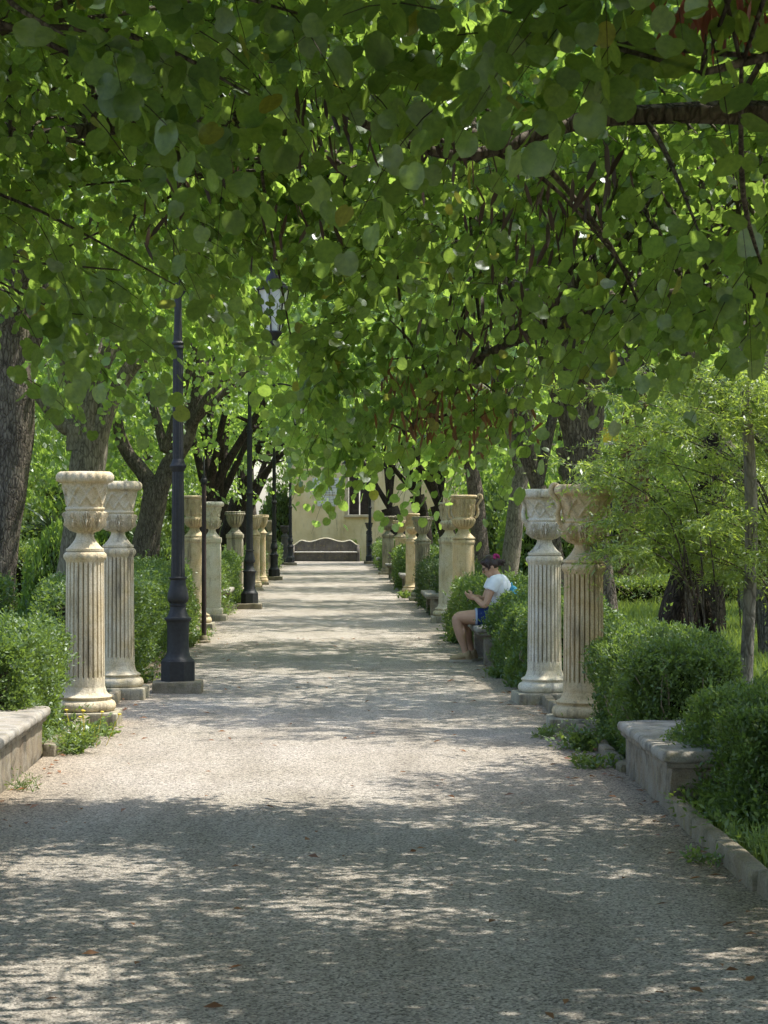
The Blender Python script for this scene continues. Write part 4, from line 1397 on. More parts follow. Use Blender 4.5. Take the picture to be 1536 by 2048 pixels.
right = [(3.6, 35.2, .17, 'bark', 1, "Judas tree on the right behind the feathery shrub and pale column"),
         (3.3, 60.5, .26, 'bark_dark', 0, "Judas tree on the right behind the yellowish column"),
         (3.1, 70.0, .28, 'bark_dark', 1, "dark Judas tree on the right beyond the grey square pillar"),
         (2.55, 81.5, .36, 'bark_dark', 2, "thick dark trunk in front of the house window")]
for i, (x, y, r, bk_, ck, lb) in enumerate(left + right):
    rg = random.Random(40 + i)
    fz = rg.uniform(1.9, 2.5)
    dx = -0.25 * (1 if x > 0 else -1)
    pts = [(x, y, -0.05), (x + .03, y, .3), (x + rg.uniform(-.1, .1), y, 1.2), (x + dx, y, fz)]
    cc_ = {67.5: (-1.1, 67.5, 5.25), 70.0: (1.7, 70.0, 5.35), 77.0: (-1.7, 77.0, 5.7)}.get(y, (x + dx * 3.0, y, 5.7 + rg.uniform(-.2, .3)))
    tree((x, y, 0), [(pts, [r * 1.4, r, r * .9, r * .85])], cc_, lb, ck if x < 0 else 3, 1.0, rg.uniform(0, 6), bk_, 50 + i, pts[-1], AV)
# right row
Y = 28.0
tree(P(1205, 1290, Y)[:2] + (0,), [pl(Y, (1222, 1300, 60), (1212, 1220, 48), (1200, 1120, 46), (1185, 1030, 56), (1170, 960, 80), (1160, 890, 88)),
                                    pl(Y, (1165, 920, 60), (1150, 860, 50), (1120, 790, 38), (1095, 720, 36), (1075, 650, 28), (1060, 560, 20)),
                                    pl(Y, (1170, 910, 50), (1160, 840, 46), (1140, 760, 30), (1130, 690, 24), (1128, 600, 18)),
                                    pl(Y, (1172, 915, 50), (1190, 830, 38), (1180, 760, 36), (1200, 700, 42), (1222, 650, 36), (1240, 560, 24)),
                                    pl(Y, (1195, 775, 26), (1225, 730, 17), (1262, 705, 14))],
     (2.6, 27.4, 5.6), "many stemmed Judas tree rising behind the nearest right columns", 0, 1.0, 4.0, 'bark', 5, P(1165, 800, Y), AV)
Y = 43.0
tree(P(1015, 1200, Y)[:2] + (0,), [pl(Y, (1008, 1212, 48), (1018, 1150, 34), (1026, 1080, 34), (1034, 1000, 34), (1045, 940, 30)),
                                    pl(Y, (1045, 950, 34), (1035, 900, 30), (1020, 850, 28), (1030, 790, 24), (1028, 720, 18)),
                                    pl(Y, (1060, 950, 30, .2), (1045, 880, 26, .2), (1055, 820, 24, .2), (1050, 750, 18, .2))],
     (2.5, 43.2, 5.5), "slim pale Judas tree leaning behind the seated woman's head", 3, 1.05, 5.0, 'bark_pale', 6, P(1035, 830, Y), AV)
Y = 52.0
tree(P(962, 1180, Y)[:2] + (0,), [pl(Y, (966, 1185, 50), (962, 1130, 38), (958, 1060, 34), (950, 980, 30), (940, 910, 26)),
                                   pl(Y, (946, 950, 20), (915, 920, 14), (880, 895, 12), (850, 870, 9))],
     (2.4, 52.0, 5.7), "grey Judas tree right behind the stained smooth column", 3, 1.05, 0.7, 'bark', 7, P(945, 940, Y), AV)
# slender young tree at the right edge
Y = 16.5
tree((P(1490, 1400, Y)[0], Y, 0), [pl(Y, (1486, 1480, 38), (1490, 1410, 32), (1493, 1330, 27), (1499, 1200, 26), (1503, 1050, 26), (1498, 900, 24), (1490, 780, 22), (1482, 650, 20), (1470, 520, 17), (1462, 400, 14), (1440, 280, 10)),
                                    pl(Y, (1490, 760, 14), (1520, 690, 10), (1560, 640, 7)), pl(Y, (1480, 640, 12), (1455, 560, 8), (1430, 500, 5)), pl(Y, (1462, 400, 14), (1300, 180, 12, 1.2), (1080, 20, 9, 2.6), (900, -120, 6, 4.0))],
     (2.1, 20.2, 5.4), "slender grey young tree at the right edge behind the near hedge", 2, 0.8, 3.0, 'bark_pale', 8, P(1465, 440, Y), AV, 2.4, 1.6, False)
Y = 24.0
tree((4.9, 24.0, 0), [([(4.9, 24, -.05), (4.85, 24, .8), (4.6, 24, 1.9), (4.1, 24.1, 2.7)], [.22, .16, .14, .12])], (1.6, 24.3, 5.5), "Judas tree mostly hidden by the feathery shrubs on the right", 1, 1.0, 1.2, 'bark', 12, (4.1, 24.1, 2.7), AV)
# dark trunk behind the feathery shrub
Y = 17.7
tree((P(1345, 1310, Y)[0], Y, 0), [pl(Y, (1352, 1460, 140), (1352, 1330, 118), (1352, 1290, 100), (1358, 1230, 82), (1372, 1160, 68), (1388, 1080, 48), (1405, 980, 36), (1430, 860, 30), (1465, 740, 28), (1500, 640, 26), (1530, 500, 24)),
                                    pl(Y, (1400, 1200, 34), (1425, 1280, 26), (1440, 1350, 22), (1452, 1450, 20)),
                                    pl(Y, (1350, 1220, 56), (1325, 1290, 46), (1302, 1380, 44), (1290, 1460, 44))],
     (4.9, 18.6, 6.1), "dark barked tree with flaring foot behind the feathery shrub on the right", 3, 0.8, 2.0, 'bark_dark', 9, P(1500, 600, Y), AV, limbs=False)
Y = 36.0
tree(P(1510, 1240, Y)[:2] + (0,), [pl(Y, (1520, 1250, 90), (1518, 1100, 74), (1515, 900, 70), (1512, 760, 74), (1505, 660, 76), (1490, 570, 50), (1480, 470, 36)), pl(Y, (1510, 680, 50), (1545, 600, 40), (1580, 500, 26))],
     (6.6, 36.0, 6.4), "broad pale trunk at the right edge behind the slender young tree", 0, 1.2, 1.0, 'bark_pale', 10, P(1500, 600, Y), AV)

# trees of the garden behind: wide evergreen crowns
BG_L = [(-8.6, 30, 4.9), (-9.5, 39, 5.4), (-6.9, 47, 5.0), (-11, 56, 6.2), (-6.8, 63, 5.4), (-13, 72, 6.5), (-6.4, 80, 5.5), (-8.5, 97, 6.5), (-3.5, 101, 6.8), (-17, 50, 6.8), (-19, 88, 8.0), (-8.8, 88, 4.6)]
BG_R = [(14, 33, 5.4), (15, 43, 6.2), (11.5, 54, 5.6), (12.5, 58, 6.8), (7.0, 66, 5.6), (13.5, 76, 7.0), (6.6, 84, 6.0), (10, 99, 7.5), (4.5, 103, 8.5), (18, 48, 7.5), (20, 90, 8.5), (11, 25, 5.6)]
for side, lst in (('left', BG_L), ('right', BG_R)):
    for i, (x, y, z) in enumerate(lst):
        rg = random.Random(i * 7 + len(side))
        e = empty("garden_tree", (x, y, 0), None, 'tree', 'garden trees ' + side + ' of the path')
        e['label'] = "leafy garden tree far behind the row of Judas trees " + side + " of the path"
        r = rg.uniform(.22, .34)
        st = [([Vector((0, 0, -.05)), Vector((rg.uniform(-.1, .1), 0, 1.2)), Vector((rg.uniform(-.3, .3), 0, z - 2.2))], [r * 1.4, r, r * .8])]
        st += auto_limbs(rg, st[0][0][-1], (0, 0, z), 3.6, 3.0, 4, r * .6)
        stems_mesh(st, seed=i).build('trunk', M['bark'], e, 70)
        c = link('crown', BROAD[(i + len(side)) % 2], None, e)
        c.location = (0, 0, z)
        c.rotation_euler.z = rg.uniform(0, 6)
        s = rg.uniform(.9, 1.15)
        c.scale = (s, s, s)

# ------------------------------------------------------------------ the two near Judas trees whose boughs roof the foreground
def zb(x, y):
    """underside of the near boughs"""
    a = np.interp(y, [3, 4.5, 5.5, 6.5, 7, 8, 9, 10, 11.5, 12.8], [3.2, 3.2, 3.2, 3.02, 2.86, 2.68, 2.57, 2.54, 2.62, 2.95])
    return a + 0.16 * np.sin(1.9 * x + 0.7 * y) * np.cos(1.3 * y - 0.8 * x) + 0.10 * np.sin(4.3 * x + 1.0) * np.sin(3.1 * y)


rng = np.random.default_rng(77)
cs = []
while len(cs) < 1980:
    x, y = rng.uniform(-4.2, 6.4), rng.uniform(-1.0, 12.6)
    lo = float(zb(x, y)) + 0.22
    hi = 5.0 - 0.05 * abs(x) - 0.05 * max(0, y - 9) ** 2
    z = lo + (hi - lo) * rng.random() ** 0.95
    if mnoise.noise(Vector((x * .75, y * .75, z * 1.0 + 4))) < (-0.06 if z < 3.3 else -0.13):
        continue
    if z < 3.45 and x < 2.2 and rng.random() > 0.55:      # the low fringe over the path is loose, the roof above it dense
        continue
    qx, qy = VX + x * FPX / max(y, .5), VY - (z - .15 - CAMH) * FPX / max(y, .5)
    if 470 < qx < 620 and 480 < qy < 730 and rng.random() < .95:      # a thin spot in the fringe
        continue
    cs.append((x, y, z))
for k in range(150):                       # the right-hand crown reaches farther along the garden side
    x, y = rng.uniform(3.0, 6.4), rng.uniform(12.3, 14.9)
    if mnoise.noise(Vector((x * .9, y * .9, 7))) > -0.12:
        cs.append((x, y, rng.uniform(3.1, 5.0)))
cs = np.array(cs)
hang_px = [(650, 700, 11.6), (690, 660, 11.4), (720, 750, 11.9), (760, 720, 11.8), (800, 790, 12.2), (840, 740, 12.0), (880, 710, 11.8), (905, 820, 12.3), (930, 770, 12.0), (960, 810, 12.2), (985, 850, 12.4),
           (1020, 815, 12.0), (860, 670, 11.4), (940, 680, 11.2), (1000, 710, 11.0), (1060, 730, 10.6), (780, 640, 11.2), (1010, 800, 10.8), (700, 800, 12.4), (740, 820, 12.5), (880, 850, 12.5), (940, 870, 12.6),
           (715, 850, 12.5), (745, 865, 12.6), (690, 870, 12.6), (640, 840, 12.5), (600, 730, 11.9), (585, 690, 11.6), (610, 770, 12.2), (350, 570, 9.4), (430, 500, 9.8), (700, 620, 11.0), (30, 590, 7.0), (90, 610, 7.8), (240, 540, 9.0), (420, 600, 10.2), (160, 570, 8.4),
           (1400, 470, 7.2), (1270, 560, 7.8), (1390, 120, 5.2), (1290, 10, 5.0), (1180, 0, 4.8), (1000, 20, 5.2), (950, 120, 5.6),
           (130, 70, 5.2), (240, 180, 5.6), (500, 190, 5.8), (640, 40, 5.4),
           (1310, 690, 8.2), (1470, 600, 7.2), (1250, 600, 8.4), (1530, 550, 6.6)]
hang = np.array([P(*q) for q in hang_px])
NEAR = {}
for nm, x, y, lab in (("l", -3.3, 8.2, "near Judas tree whose leafy boughs fill the upper left of the picture"), ("r", 3.9, 8.8, "near Judas tree whose leafy boughs and pods fill the upper right of the picture")):
    NEAR[nm] = empty("judas_tree", (x, y, 0), lab, 'tree', 'near Judas trees roofing the path')

for nm, sel, hsel in (("l", cs[:, 0] < 0.15, hang[:, 0] < 0.0), ("r", cs[:, 0] >= 0.15, hang[:, 0] >= 0.0)):
    e = NEAR[nm]
    off = np.array(e.location)
    c1, h1 = cs[sel], hang[hsel]
    st, d, L = cluster_twigs(rng, c1, 18, 0.22, off + np.array([0, 0, 2.6]), (0.26, 0.55))
    st2, d2, L2 = cluster_twigs(rng, h1, 5, 0.10, off + np.array([0, 0, 3.6]), (0.25, 0.5))
    d2[:, 2] -= 0.35; d2 = unit(d2)
    keep = st[:, 2] > zb(st[:, 0], st[:, 1]) + 0.02
    mid = st + d * (L * .5)[:, None]
    yy = np.maximum(mid[:, 1], .5)
    gx, gy = VX + mid[:, 0] * FPX / yy, VY - (mid[:, 2] - .10 - CAMH) * FPX / yy
    keep &= ~((gx > 490) & (gx < 600) & (gy > 530) & (gy < 720) & (yy > 5) & (rng.random(len(st)) < .80))
    st, d, L = st[keep], d[keep], L[keep]
    st, d, L = np.concatenate([st, st2]), np.concatenate([d, d2]), np.concatenate([L, L2])
    st = st - off
    nh = len(st2)
    big = np.array([0.066 if y < 7 else 0.060 for y in (st2[:, 1] if True else [])])
    hi_ = st[:-nh, 2] > 3.35
    lv = [(twig_leaves(rng, st[:-nh][~hi_], d[:-nh][~hi_], L[:-nh][~hi_], 11, 0.056), 'round'),
          (twig_leaves(rng, st[:-nh][hi_], d[:-nh][hi_], L[:-nh][hi_], 12, 0.066, kind='round_lo'), 'round_lo')]
    for v in (0.060, 0.066):
        q = np.where(big == v)[0] + len(st) - nh
        if len(q):
            lv.append((twig_leaves(rng, st[q], d[q], L[q], 11, v), 'round'))
    co = leaf_obj('crown', [x for x, _ in lv], M['judas'], e)
    T_ = np.concatenate([np.tile(tmpl(kd)[0], (len(x[0]) // len(tmpl(kd)[0]), 1)) for x, kd in lv])
    at = co.data.attributes.new('blade', 'FLOAT_VECTOR', 'POINT')
    at.data.foreach_set('vector', T_.astype(np.float32).ravel())
    sub = rng.random(len(st)) < .6
    leaf_obj('twigs', [twig_tubes(st[sub], d[sub], L[sub], .55, .0019, 5)], M['twig'], e)
    # limbs: trunk, boughs, and a branch out to every cluster of shoots
    tb = MB()
    O = Vector(off)
    sg = -1 if nm == 'l' else 1
    fork = Vector((0.15 * -sg, 0, 1.75))
    tb.tube([(0, 0, -.05), (.02, 0, .25), (.05 * -sg, .03, 1.0), fork], [.36, .24, .20, .20], 18, .16)
    if nm == 'l':
        bl = [[(-2.7, 7.2, 2.45), (-1.9, 6.6, 2.82), (-1.25, 6.2, 2.95), (-0.75, 5.9, 3.12)], [(-3.3, 6.4, 3.2), (-2.6, 5.2, 3.8), (-1.2, 4.6, 4.2)], [(-2.6, 6.9, 3.3), (-1.4, 6.2, 4.0), (-.2, 5.6, 4.3)], [(-2.5, 7.6, 2.6), (-1.9, 7.4, 2.9), (-1.3, 7.2, 3.1), (-0.7, 7.3, 3.4)], [(-2.6, 9.2, 2.7), (-1.6, 9.8, 3.25), (-0.4, 10.2, 3.45), (0.1, 10.6, 3.3)],
              [(-2.9, 8.2, 3.0), (-2.0, 8.3, 3.8), (-0.8, 8.2, 4.2)], [(-4.2, 9.5, 3.2), (-5.0, 10.5, 3.9)], [(-3.6, 6.5, 3.0), (-3.8, 5.0, 3.8)]]
        br = [[.060, .036, .022, .010], [.09, .06, .03], [.09, .06, .03], [.055, .034, .02, .010], [.06, .04, .025, .012], [.09, .05, .02], [.09, .04], [.09, .04]]
    else:
        bl = [[(3.2, 7.2, 2.7), (2.2, 6.0, 2.85), (1.25, 5.2, 2.72), (0.85, 5.0, 2.62)], [(3.6, 7.0, 3.2), (2.8, 5.4, 3.8), (1.6, 4.6, 4.2)], [(3.0, 7.4, 3.3), (1.8, 6.4, 4.0), (.8, 5.8, 4.3)], [(3.0, 8.2, 2.7), (2.0, 7.8, 3.0), (1.0, 7.6, 3.0), (.45, 7.5, 2.85), (0.0, 7.4, 3.0)], [(3.0, 9.8, 2.6), (2.0, 10.4, 2.7), (1.2, 11.0, 2.6), (.7, 11.8, 2.4), (.45, 12.2, 2.1)],
              [(3.6, 8.8, 3.1), (2.8, 8.6, 3.9), (1.4, 8.4, 4.3)], [(5.0, 9.5, 3.2), (5.8, 10.5, 4.0)], [(4.4, 7.2, 3.0), (4.8, 5.4, 3.8)]]
        br = [[.045, .026, .014, .008], [.09, .06, .03], [.09, .06, .03], [.08, .05, .035, .02, .012], [.08, .05, .03, .018, .010], [.09, .05, .02], [.09, .04], [.09, .04]]
    nodes = []
    for pts, rr in zip(bl, br):
        pts = [fork] + [Vector(p) - O for p in pts]
        tb.tube(pts, [.12] + rr, 12, .22, True, 8)
        for a, b2, r1, r2 in zip(pts[1:-1], pts[2:], rr[:-1], rr[1:]):
            for u in (0, .15, .3, .45, .6, .75, .9):
                nodes.append((a.lerp(b2, u), r1 + (r2 - r1) * u))
        nodes.append((pts[-1], rr[-1]))
    npz = np.array([tuple(p) for p, _ in nodes])
    rgi = random.Random(9)
    for c in np.concatenate([c1, h1]):
        c = Vector(c) - O
        dd = np.sqrt(((npz - np.array(c)) ** 2).sum(1))
        q = int(rgi.choice(list(np.where(dd < dd.min() + .55)[0])))
        p0, r0 = nodes[q]
        L_ = (c - p0).length
        if L_ < 0.1:
            continue
        if L_ > 2.2:
            p0 = c + (p0 - c).normalized() * 2.2
        mid = p0.lerp(c, .5) + Vector((rgi.uniform(-.12, .12), rgi.uniform(-.12, .12), rgi.uniform(-.03, .22))) * min(1, L_)
        if rgi.random() < .62:
            tb.tube([p0, mid, c], [min(.012, r0 * .5), .008, .003], 6, 0, False, 4)
    tb.build('trunk', M['bark'], e, 70)


def pods(parent, spots, mname, seed, name='seed_pods'):
    rng = np.random.default_rng(seed)
    ps, n = [], 0
    for (px, py, Y, k, rad) in spots:
        c = np.array(P(px, py, Y))
        q = c + rng.normal(0, 1, (k, 3)) * np.array([rad, rad, rad * .6])
        ps.append(q)
    q = np.concatenate(ps) - np.array(parent.location)
    n = len(q)
    A = rng.normal(0, .28, (n, 3)); A[:, 2] -= 1
    N = rng.normal(0, 1, (n, 3)); N[:, 2] *= .4
    o = leaf_obj(name, [leaf_arrays(q, A, N, 0.088 * rng.uniform(.7, 1.2, n), 'pod')], M[mname], parent)
    if n > 100:
        o['kind'] = 'stuff'
    return o


pods(NEAR['r'], [(1400, 0, 5.0, 18, .05), (1470, -5, 5.1, 20, .05), (1365, 40, 5.2, 8, .04), (1525, 20, 5.1, 12, .04)], 'pod_red', 1)
pods(NEAR['r'], [(870, 790, 11.4, 44, .11), (930, 800, 11.5, 56, .12), (960, 845, 11.7, 50, .11), (830, 830, 11.8, 24, .09), (790, 750, 11.4, 18, .1), (1000, 800, 11.2, 26, .10), (880, 850, 11.9, 30, .09)], 'pod_brown', 2)
pods(NEAR['r'], [(1110, 380, 7.0, 26, .10), (1000, 600, 8.6, 26, .12), (930, 300, 6.6, 18, .08), (850, 260, 6.4, 16, .08), (1080, 440, 7.4, 22, .10), (1230, 330, 6.0, 10, .06), (900, 640, 9.4, 14, .1), (1150, 600, 8.4, 16, .1)], 'pod_dark', 3)
pods(NEAR['l'], [(620, 210, 6.0, 14, .06), (650, 270, 6.3, 12, .06), (420, 330, 6.8, 14, .08), (560, 440, 7.4, 14, .08), (300, 460, 7.6, 12, .08)], 'pod_dark', 4)

# ------------------------------------------------------------------ feathery shrubs on the right
def feathery(base, label, nst, reach, height, seed, lean=(-.2, -.1), leaf=0.056, tw=30, name="feathery_shrub", umin=.28):
    rng = np.random.default_rng(seed)
    e = empty(name, base, label, 'shrub', 'feathery shrubs right of the path')
    b = MB()
    S, D, Ls = [], [], []
    for k in range(nst):
        a = rng.uniform(0, 2 * math.pi)
        rr = reach * rng.uniform(.35, 1.0)
        hh = height * rng.uniform(.45, 1.05)
        end = Vector((rr * math.cos(a) + lean[0] * hh, rr * math.sin(a) + lean[1] * hh, hh - .15 * rr))
        st0 = Vector((rng.normal(0, .12), rng.normal(0, .12), 0))
        mid = Vector((end.x * .32, end.y * .32, hh * .78))
        pts = [st0, st0.lerp(mid, .5) + Vector((0, 0, .06)), mid, mid.lerp(end, .6) + Vector((0, 0, .10)), end]
        b.tube(pts, [.010, .008, .006, .004, .002], 6, 0, False, 3)
        for j in range(tw):
            u = rng.uniform(umin, 1.0)
            seg = min(3, int(u * 4)); f = u * 4 - seg
            p = pts[seg].lerp(pts[seg + 1], f)
            dr = Vector((rng.normal(0, 1), rng.normal(0, 1), rng.normal(.05, .35)))
            dr = (dr.normalized() + (end - mid).normalized() * .6).normalized()
            S.append(tuple(p)); D.append(tuple(dr)); Ls.append(rng.uniform(.18, .42))
    S, D, Ls = np.array(S), np.array(D), np.array(Ls)
    leaf_obj('foliage', [twig_leaves(rng, S, D, Ls, 18, leaf, .5, .35, 'lance', .004)], M['feather'], e)
    V, F, sz = twig_tubes(S, D, Ls, .5, .002, 3)
    b.build('stems', M['bark'], e, 60)
    leaf_obj('twigs', [(V, F, sz)], M['feather'], e)
    return e


feathery((3.85, 17.3, 0), "bright feathery shrub arching over the nearest right urn", 62, 1.35, 2.8, 5, (-.42, -.16), umin=.58, tw=34)
feathery((2.95, 16.7, 0), "feathery branches reaching left across the two nearest right urns", 9, .75, 2.25, 15, (-.40, -.16), umin=.72, tw=20)
feathery((4.5, 19.6, 0), "tall feathery shrub at the right edge behind the slender young tree", 46, 1.3, 2.6, 6, (.05, 0), umin=.30)
feathery((6.0, 30.5, 0), "feathery shrub far behind the dark flaring trunk at the right edge", 40, 1.5, 2.9, 8, (0, 0), umin=.25)


# ------------------------------------------------------------------ round shrubs
def shrub_mesh(seed, n, leaf, m):
    rng = np.random.default_rng(seed)
    v = unit(rng.normal(0, 1, (n, 3)))
    v[:, 2] = np.abs(v[:, 2]) * 1.1 - .15
    lump = np.array([1 + .28 * mnoise.noise(Vector(q) * 2.4 + Vector((seed, 0, 0))) for q in v])
    r = lump * (1 - rng.exponential(.10, n))
    p = v * r[:, None]
    A = v * .6 + rng.normal(0, .6, (n, 3))
    N = v + rng.normal(0, .7, (n, 3)); N[:, 2] += .4
    o = leaf_obj('foliage', [leaf_arrays(p, A, N, leaf * np.clip(rng.normal(1, .25, n), .5, 1.6), 'oval')], m)
    me = o.data
    bpy.data.objects.remove(o)
    return me


SHR = [shrub_mesh(3, 9000, .085, M['box']), shrub_mesh(4, 9000, .085, M['weed']), shrub_mesh(5, 9000, .09, M['broad'])]
coreb = MB().sphere((0, 0, .32), (.62, .62, .55), 14, 10)  # added dark core standing in for shade inside the shrub
core_me = coreb.mesh('shade_core', 60)
core_me.materials.append(M['core'])


def shrub(x, y, s, h, k, label, group, rz=0.0):
    e = empty("round_shrub", (x, y, 0), label, 'shrub', group, rz)
    f = link('foliage', SHR[k], None, e)
    f.scale = (s, s, h)
    c = link('shade_core', core_me, None, e)
    c.scale = (s, s, h)
    return e


shrub(*P(108, 1200, 33)[:2], .55, 1.45, 2, "dark round shrub left of the nearest left urns", 'round garden shrubs')
shrub(*P(300, 1180, 46)[:2], .9, 1.75, 0, "leafy shrub behind the V shaped tree's foot", 'round garden shrubs')
shrub(*P(225, 1180, 48)[:2], .9, 1.5, 2, "green shrub seen between the two nearest left urns", 'round garden shrubs')
shrub(*P(60, 1150, 42)[:2], .9, 1.05, 1, "bright yellow green shrub low in the left garden", 'round garden shrubs')
shrub(*P(20, 1150, 52)[:2], 1.4, 2.3, 2, "tall bush at the far left beyond the big trunk", 'round garden shrubs')
shrub(*P(1010, 1150, 60)[:2], 1.3, 2.6, 0, "tall shrub right of the stained column", 'round garden shrubs')
shrub(*P(1085, 1150, 56)[:2], 1.3, 2.4, 2, "dark shrub between slim pale tree and pale fluted column", 'round garden shrubs')
shrub(*P(1222, 1180, 54)[:2], .5, .9, 1, "small round bush at the foot of the palm", 'round garden shrubs')
shrub(*P(1180, 1150, 62)[:2], 1.5, 3.0, 0, "large shrub behind the palm trunk", 'round garden shrubs')
shrub(*P(1330, 1130, 66)[:2], 2.0, 3.4, 2, "large dark shrub behind the pale garden wall", 'round garden shrubs')
shrub(*P(1480, 1130, 62)[:2], 2.0, 3.2, 0, "large shrub at the far right background", 'round garden shrubs')
shrub(*P(555, 1120, 93)[:2], 1.0, 3.0, 1, "yellow green bush at the left corner of the ochre house", 'round garden shrubs')
shrub(*P(708, 1110, 88.9)[:2], .28, .85, 1, "small flowering bush right of the settee's back", 'round garden shrubs')
shrub(*P(790, 1100, 86)[:2], .7, 1.2, 0, "green bush right of the settee under the window", 'round garden shrubs')
for i, (x, y, s, h) in enumerate([(-5.2, 55, 1.5, 2.2), (-5.0, 66, 1.6, 2.4), (-4.8, 75, 1.5, 2.3), (-4.2, 84, 1.4, 2.5), (-7.5, 60, 2, 2.8), (-9, 74, 2.2, 3), (-6.2, 45, 1.4, 1.9), (-10, 48, 2, 2.6),
                                   (5.0, 68, 1.6, 2.6), (5.4, 77, 1.7, 2.6), (4.9, 60, 1.4, 2.2), (8.5, 72, 2.2, 3.2), (9.5, 62, 2.2, 3.0), (4.4, 87, 1.3, 2.0)]):
    sd = 'left' if x < 0 else 'right'
    shrub(x, y, s, h, i % 3, "leafy background shrub under the trees on the " + sd + " side of the path", 'background shrubs ' + sd + ' of the path', i * 1.1)

# ------------------------------------------------------------------ yucca, palm, weeds, lawn
def rosette(base, label, n, L, m, name, cat, up=.5, seed=1, width=1.0, z=0.0):
    rng = np.random.default_rng(seed)
    a = rng.uniform(0, 2 * np.pi, n)
    el = rng.uniform(-.1, 1.0, n)
    A = np.stack([np.cos(a), np.sin(a), el * up * 2], 1)
    p = np.zeros((n, 3)); p[:, 2] = z + rng.uniform(0, .12, n)
    N = np.tile([0, 0, 1.0], (n, 1)) + rng.normal(0, .2, (n, 3))
    e = empty(name, base, label, cat)
    T, F, s = tmpl('blade')
    leaf_obj('leaves', [leaf_arrays(p, A, N, L * rng.uniform(.6, 1.1, n), 'blade')], m, e)
    return e


e = rosette(P(105, 1190, 40)[:2] + (0,), "spiky yucca with pale stiff blades in the left garden", 90, .75, M['yucca'], "yucca", 'plant', .55, 3, z=1.35)
MB().tube([(0, 0, -.02), (.03, 0, .7), (0, 0, 1.42)], [.10, .08, .08], 10, .15).build('trunk', M['palmbark'], e, 60)

# palm
pb = P(1268, 1180, 52)
e = empty("palm_tree", (pb[0], pb[1], 0), "stout palm trunk with shaggy leaf bases behind the nearest right column", 'palm')
tk = MB()
prof = []
for i in range(60):
    z = i * .085
    prof.append((.33 - .010 * z + (.03 if i % 2 else -.015), z))
tk.lathe(prof, 36, disp=lambda a, z, r: .03 * math.sin(a * 9 + (int(z / .17) % 2) * math.pi) + .015 * math.sin(a * 4 + z * 3))
tk.build('trunk', M['palmbark'], e, 30)
rng = np.random.default_rng(5)
S, D, Ls = [], [], []
for k in range(34):
    a = rng.uniform(0, 2 * np.pi); el = rng.uniform(-.2, 1.2)
    S.append((0, 0, 5.0)); D.append((math.cos(a), math.sin(a), el)); Ls.append(rng.uniform(2.2, 3.0))
S, D, Ls = np.array(S), unit(np.array(D)), np.array(Ls)
leaf_obj('crown', [twig_leaves(rng, S, D, Ls, 60, .42, .35, .5, 'lance', .02), twig_tubes(S, D, Ls, .35, .02, 6)], M['broad'], e)

# pale low wall, stone blocks and steps in the right garden
e = empty("garden_wall", P(1300, 1190, 48)[:2] + (0,), "low pale stone wall in the right garden by the palm", 'wall')
MB().box((0.1, 0, .04), (3.6, .3, .14), 0, .02, .01).build('course', M['pale_wall'], e, 40)
MB().box((.75, 0, .32), (.34, .34, .45), 0, .03, .01).build('pier', M['pale_wall'], e, 40)
e2 = tag(MB().box((0, 0, .25), (4.5, .4, .9), 0, .02, .01).build("retaining_wall", M['bench_stone'], None, 40, P(1200, 1120, 66)[:2] + (.2,)), "grey retaining wall behind the palm in the right garden", 'wall')

# yellow notice on a post
pn = P(1222, 870, 33)
e = empty("notice_board", (pn[0], pn[1], 0), "blank yellow notice plate among the leaves on the right", 'sign')
MB().box((0, 0, pn[2]), (.24, .02, .22), 0, .004).build('plate', M['yellow'], e)
MB().box((0, -.004, pn[2] - .135), (.28, .03, .035), 0, .004).build('ledge', M['pale_wall'], e)
MB().lathe([(.025, 0), (.025, pn[2] + .05)], 10, (0, .037, 0)).build('post', M['iron'], e, 40)

# broken pruned stump seen above the shrub
pn = P(1415, 770, 30)
e = empty("tree_stump", (pn[0], pn[1], 0), "tall broken tree stump with black and white torn top above the feathery shrub", 'tree stump')
sb = MB().tube([(0, 0, -.05), (0, 0, .5), (.05, 0, 1.8), (0, 0, pn[2] - .15)], [.32, .25, .21, .20], 16, .2)
rg = random.Random(3)
for k in range(8):
    a = k * .8
    sb.tube([(.13 * math.cos(a), .13 * math.sin(a), pn[2] - .35), (.19 * math.cos(a), .17 * math.sin(a), pn[2] - .05), (.10 * math.cos(a) + .05, .08 * math.sin(a), pn[2] + rg.uniform(.0, .16))], [.09, .07, .015], 8, .3)
sb.build('trunk', M['bark_dark'], e, 60)
MB().sphere((-.01, -.16, pn[2] - .02), (.10, .07, .10), 12, 8).build('torn_wood', M['pale_wall'], e, 60)


def weed(x, y, n, L, label, seed, kind='oval', m='weed', h=.18):
    rng = np.random.default_rng(seed)
    k = max(4, n // 14)
    a = rng.uniform(0, 2 * np.pi, k)
    D = np.stack([np.cos(a), np.sin(a), rng.uniform(.5, 1.8, k)], 1)
    S = np.stack([rng.normal(0, .06, k), rng.normal(0, .08, k), np.full(k, .0)], 1)
    e = empty("weed_plant", (x, y, 0.0), label, 'plant', 'weeds along the kerbs')
    leaf_obj('leaves', [twig_leaves(rng, S, unit(D), rng.uniform(.6, 1.3, k) * h, 14, L, .25, -.1, kind, .012)], M[m], e)
    leaf_obj('stems', [twig_tubes(S, unit(D), np.full(k, h), .25, .003, 3)], M[m], e)
    return e


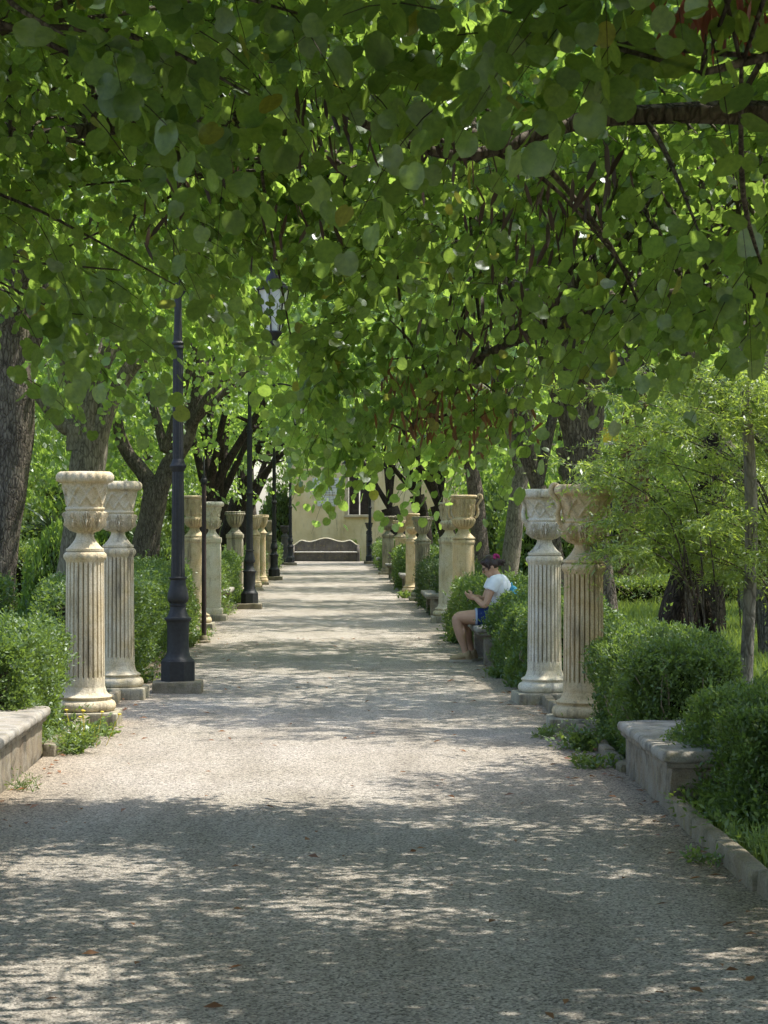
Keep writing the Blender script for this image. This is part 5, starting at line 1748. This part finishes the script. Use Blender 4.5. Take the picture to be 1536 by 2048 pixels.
WD = [(-1.76, 15.15, 520, .055, "bright yellow green weed at the foot of the near left bench", .28), (-1.78, 15.75, 600, .05, "leafy weed with yellow flowers by the left kerb", .30), (-1.72, 16.4, 300, .05, "small pale weed in front of the nearest left column", .18),
      (-1.84, 13.1, 160, .03, "small weed against the front of the near left bench", .16),
      (1.80, 15.4, 520, .05, "trailing weed spilling over the right kerb below the clipped hedge", .26), (1.74, 14.3, 240, .045, "low weed by the right kerb before the bench", .14), (1.62, 16.3, 200, .055, "small weed beside the plinth of the nearest right column", .12),
      (2.06, 11.9, 420, .05, "leafy green weed at the near end of the right bench", .26), (2.15, 11.2, 420, .05, "green weed behind the right kerb in the foreground", .28), (2.1, 10.4, 420, .05, "weed patch behind the right kerb near the bottom right corner", .25), (1.80, 10.3, 100, .04, "dry little weed on the gravel side of the right kerb", .10),
      (1.95, 10.9, 90, .05, "dry straw coloured weed lying over the right kerb", .12),
      (-1.80, 28.0, 420, .06, "sunlit weeds beside the thin rusty pole", .26), (-1.76, 29.6, 420, .06, "bright grass tuft just beyond the thin rusty pole", .24), (-1.84, 21.9, 300, .055, "weeds behind the nearest street lamp's footing", .24), (-1.8, 24.8, 300, .055, "weeds along the left kerb beyond the nearest lamp", .22),
      (1.76, 22.5, 300, .055, "weeds below the hedge in front of the seated woman", .2), (1.70, 29.0, 300, .06, "dry weeds on the right kerb beyond the seated woman", .2), (-1.78, 37.5, 300, .07, "weeds left of the path behind the pale square pillar", .25), (-1.75, 43, 300, .08, "weeds by the second street lamp", .25), (1.68, 46, 300, .08, "weeds at the foot of the ochre smooth column", .25)]
for i, (x, y, n, L, lb, h) in enumerate(WD):
    weed(x, y, n, L, lb, 100 + i, 'oval' if i % 3 else 'lance', 'weed', h)
rng = np.random.default_rng(3)
fl = empty("yellow_flowers", (-1.72, 15.7, 0), "cluster of small yellow flowers in the left kerb weeds", 'flowers')
fb = MB()
for k in range(7):
    x, y, z = rng.normal(0, .07), rng.normal(0, .12), rng.uniform(.14, .30)
    fb.sphere((x, y, z), (.014, .014, .007), 8, 6)
    fb.tube([(x * .6, y * .6, 0), (x, y, z)], [.002, .002], 4, sub=1)
fb.build('blossoms', M['yellow'], fl)


def lawn(name, x0, x1, y0, y1, n, L, seed, m='grass'):
    rng = np.random.default_rng(seed)
    p = np.stack([rng.uniform(x0, x1, n), rng.uniform(y0, y1, n), np.full(n, -.02)], 1)
    A = rng.normal(0, .35, (n, 3)); A[:, 2] = 1
    N = rng.normal(0, 1, (n, 3))
    o = leaf_obj(name, [leaf_arrays(p, A, N, L * rng.uniform(.5, 1.4, n), 'blade')], M[m])
    return tag(o, kind='stuff')


lawn("grass", -9, -2.6, 26.5, 36, 30000, .22, 1)
lawn("grass", 2.8, 9, 24, 40, 40000, .20, 2)
lawn("grass", -3.6, -1.97, 17.2, 24, 12000, .16, 3)
lawn("grass", 1.97, 3.6, 8.5, 12.2, 9000, .12, 4)
lawn("grass", 2.4, 5.5, 13.5, 24, 20000, .22, 5)
lawn("grass", -12, -2.6, 38, 60, 30000, .28, 6)

# fallen leaves and twigs on the gravel
rng = np.random.default_rng(12)
n = 420
x = rng.uniform(-1.85, 1.85, n); y = rng.uniform(6.8, 30, n)
edge = rng.random(n) < .6
x[edge] = np.sign(x[edge]) * (1.86 - rng.exponential(.12, edge.sum()))
p = np.stack([x, y, np.full(n, .016)], 1)
A = rng.normal(0, 1, (n, 3)); A[:, 2] *= .1
N = rng.normal(0, .25, (n, 3)); N[:, 2] += 1
tag(leaf_obj("fallen_leaves", [leaf_arrays(p, A, N, rng.uniform(.03, .075, n), 'oval')], M['pod_brown']), kind='stuff')
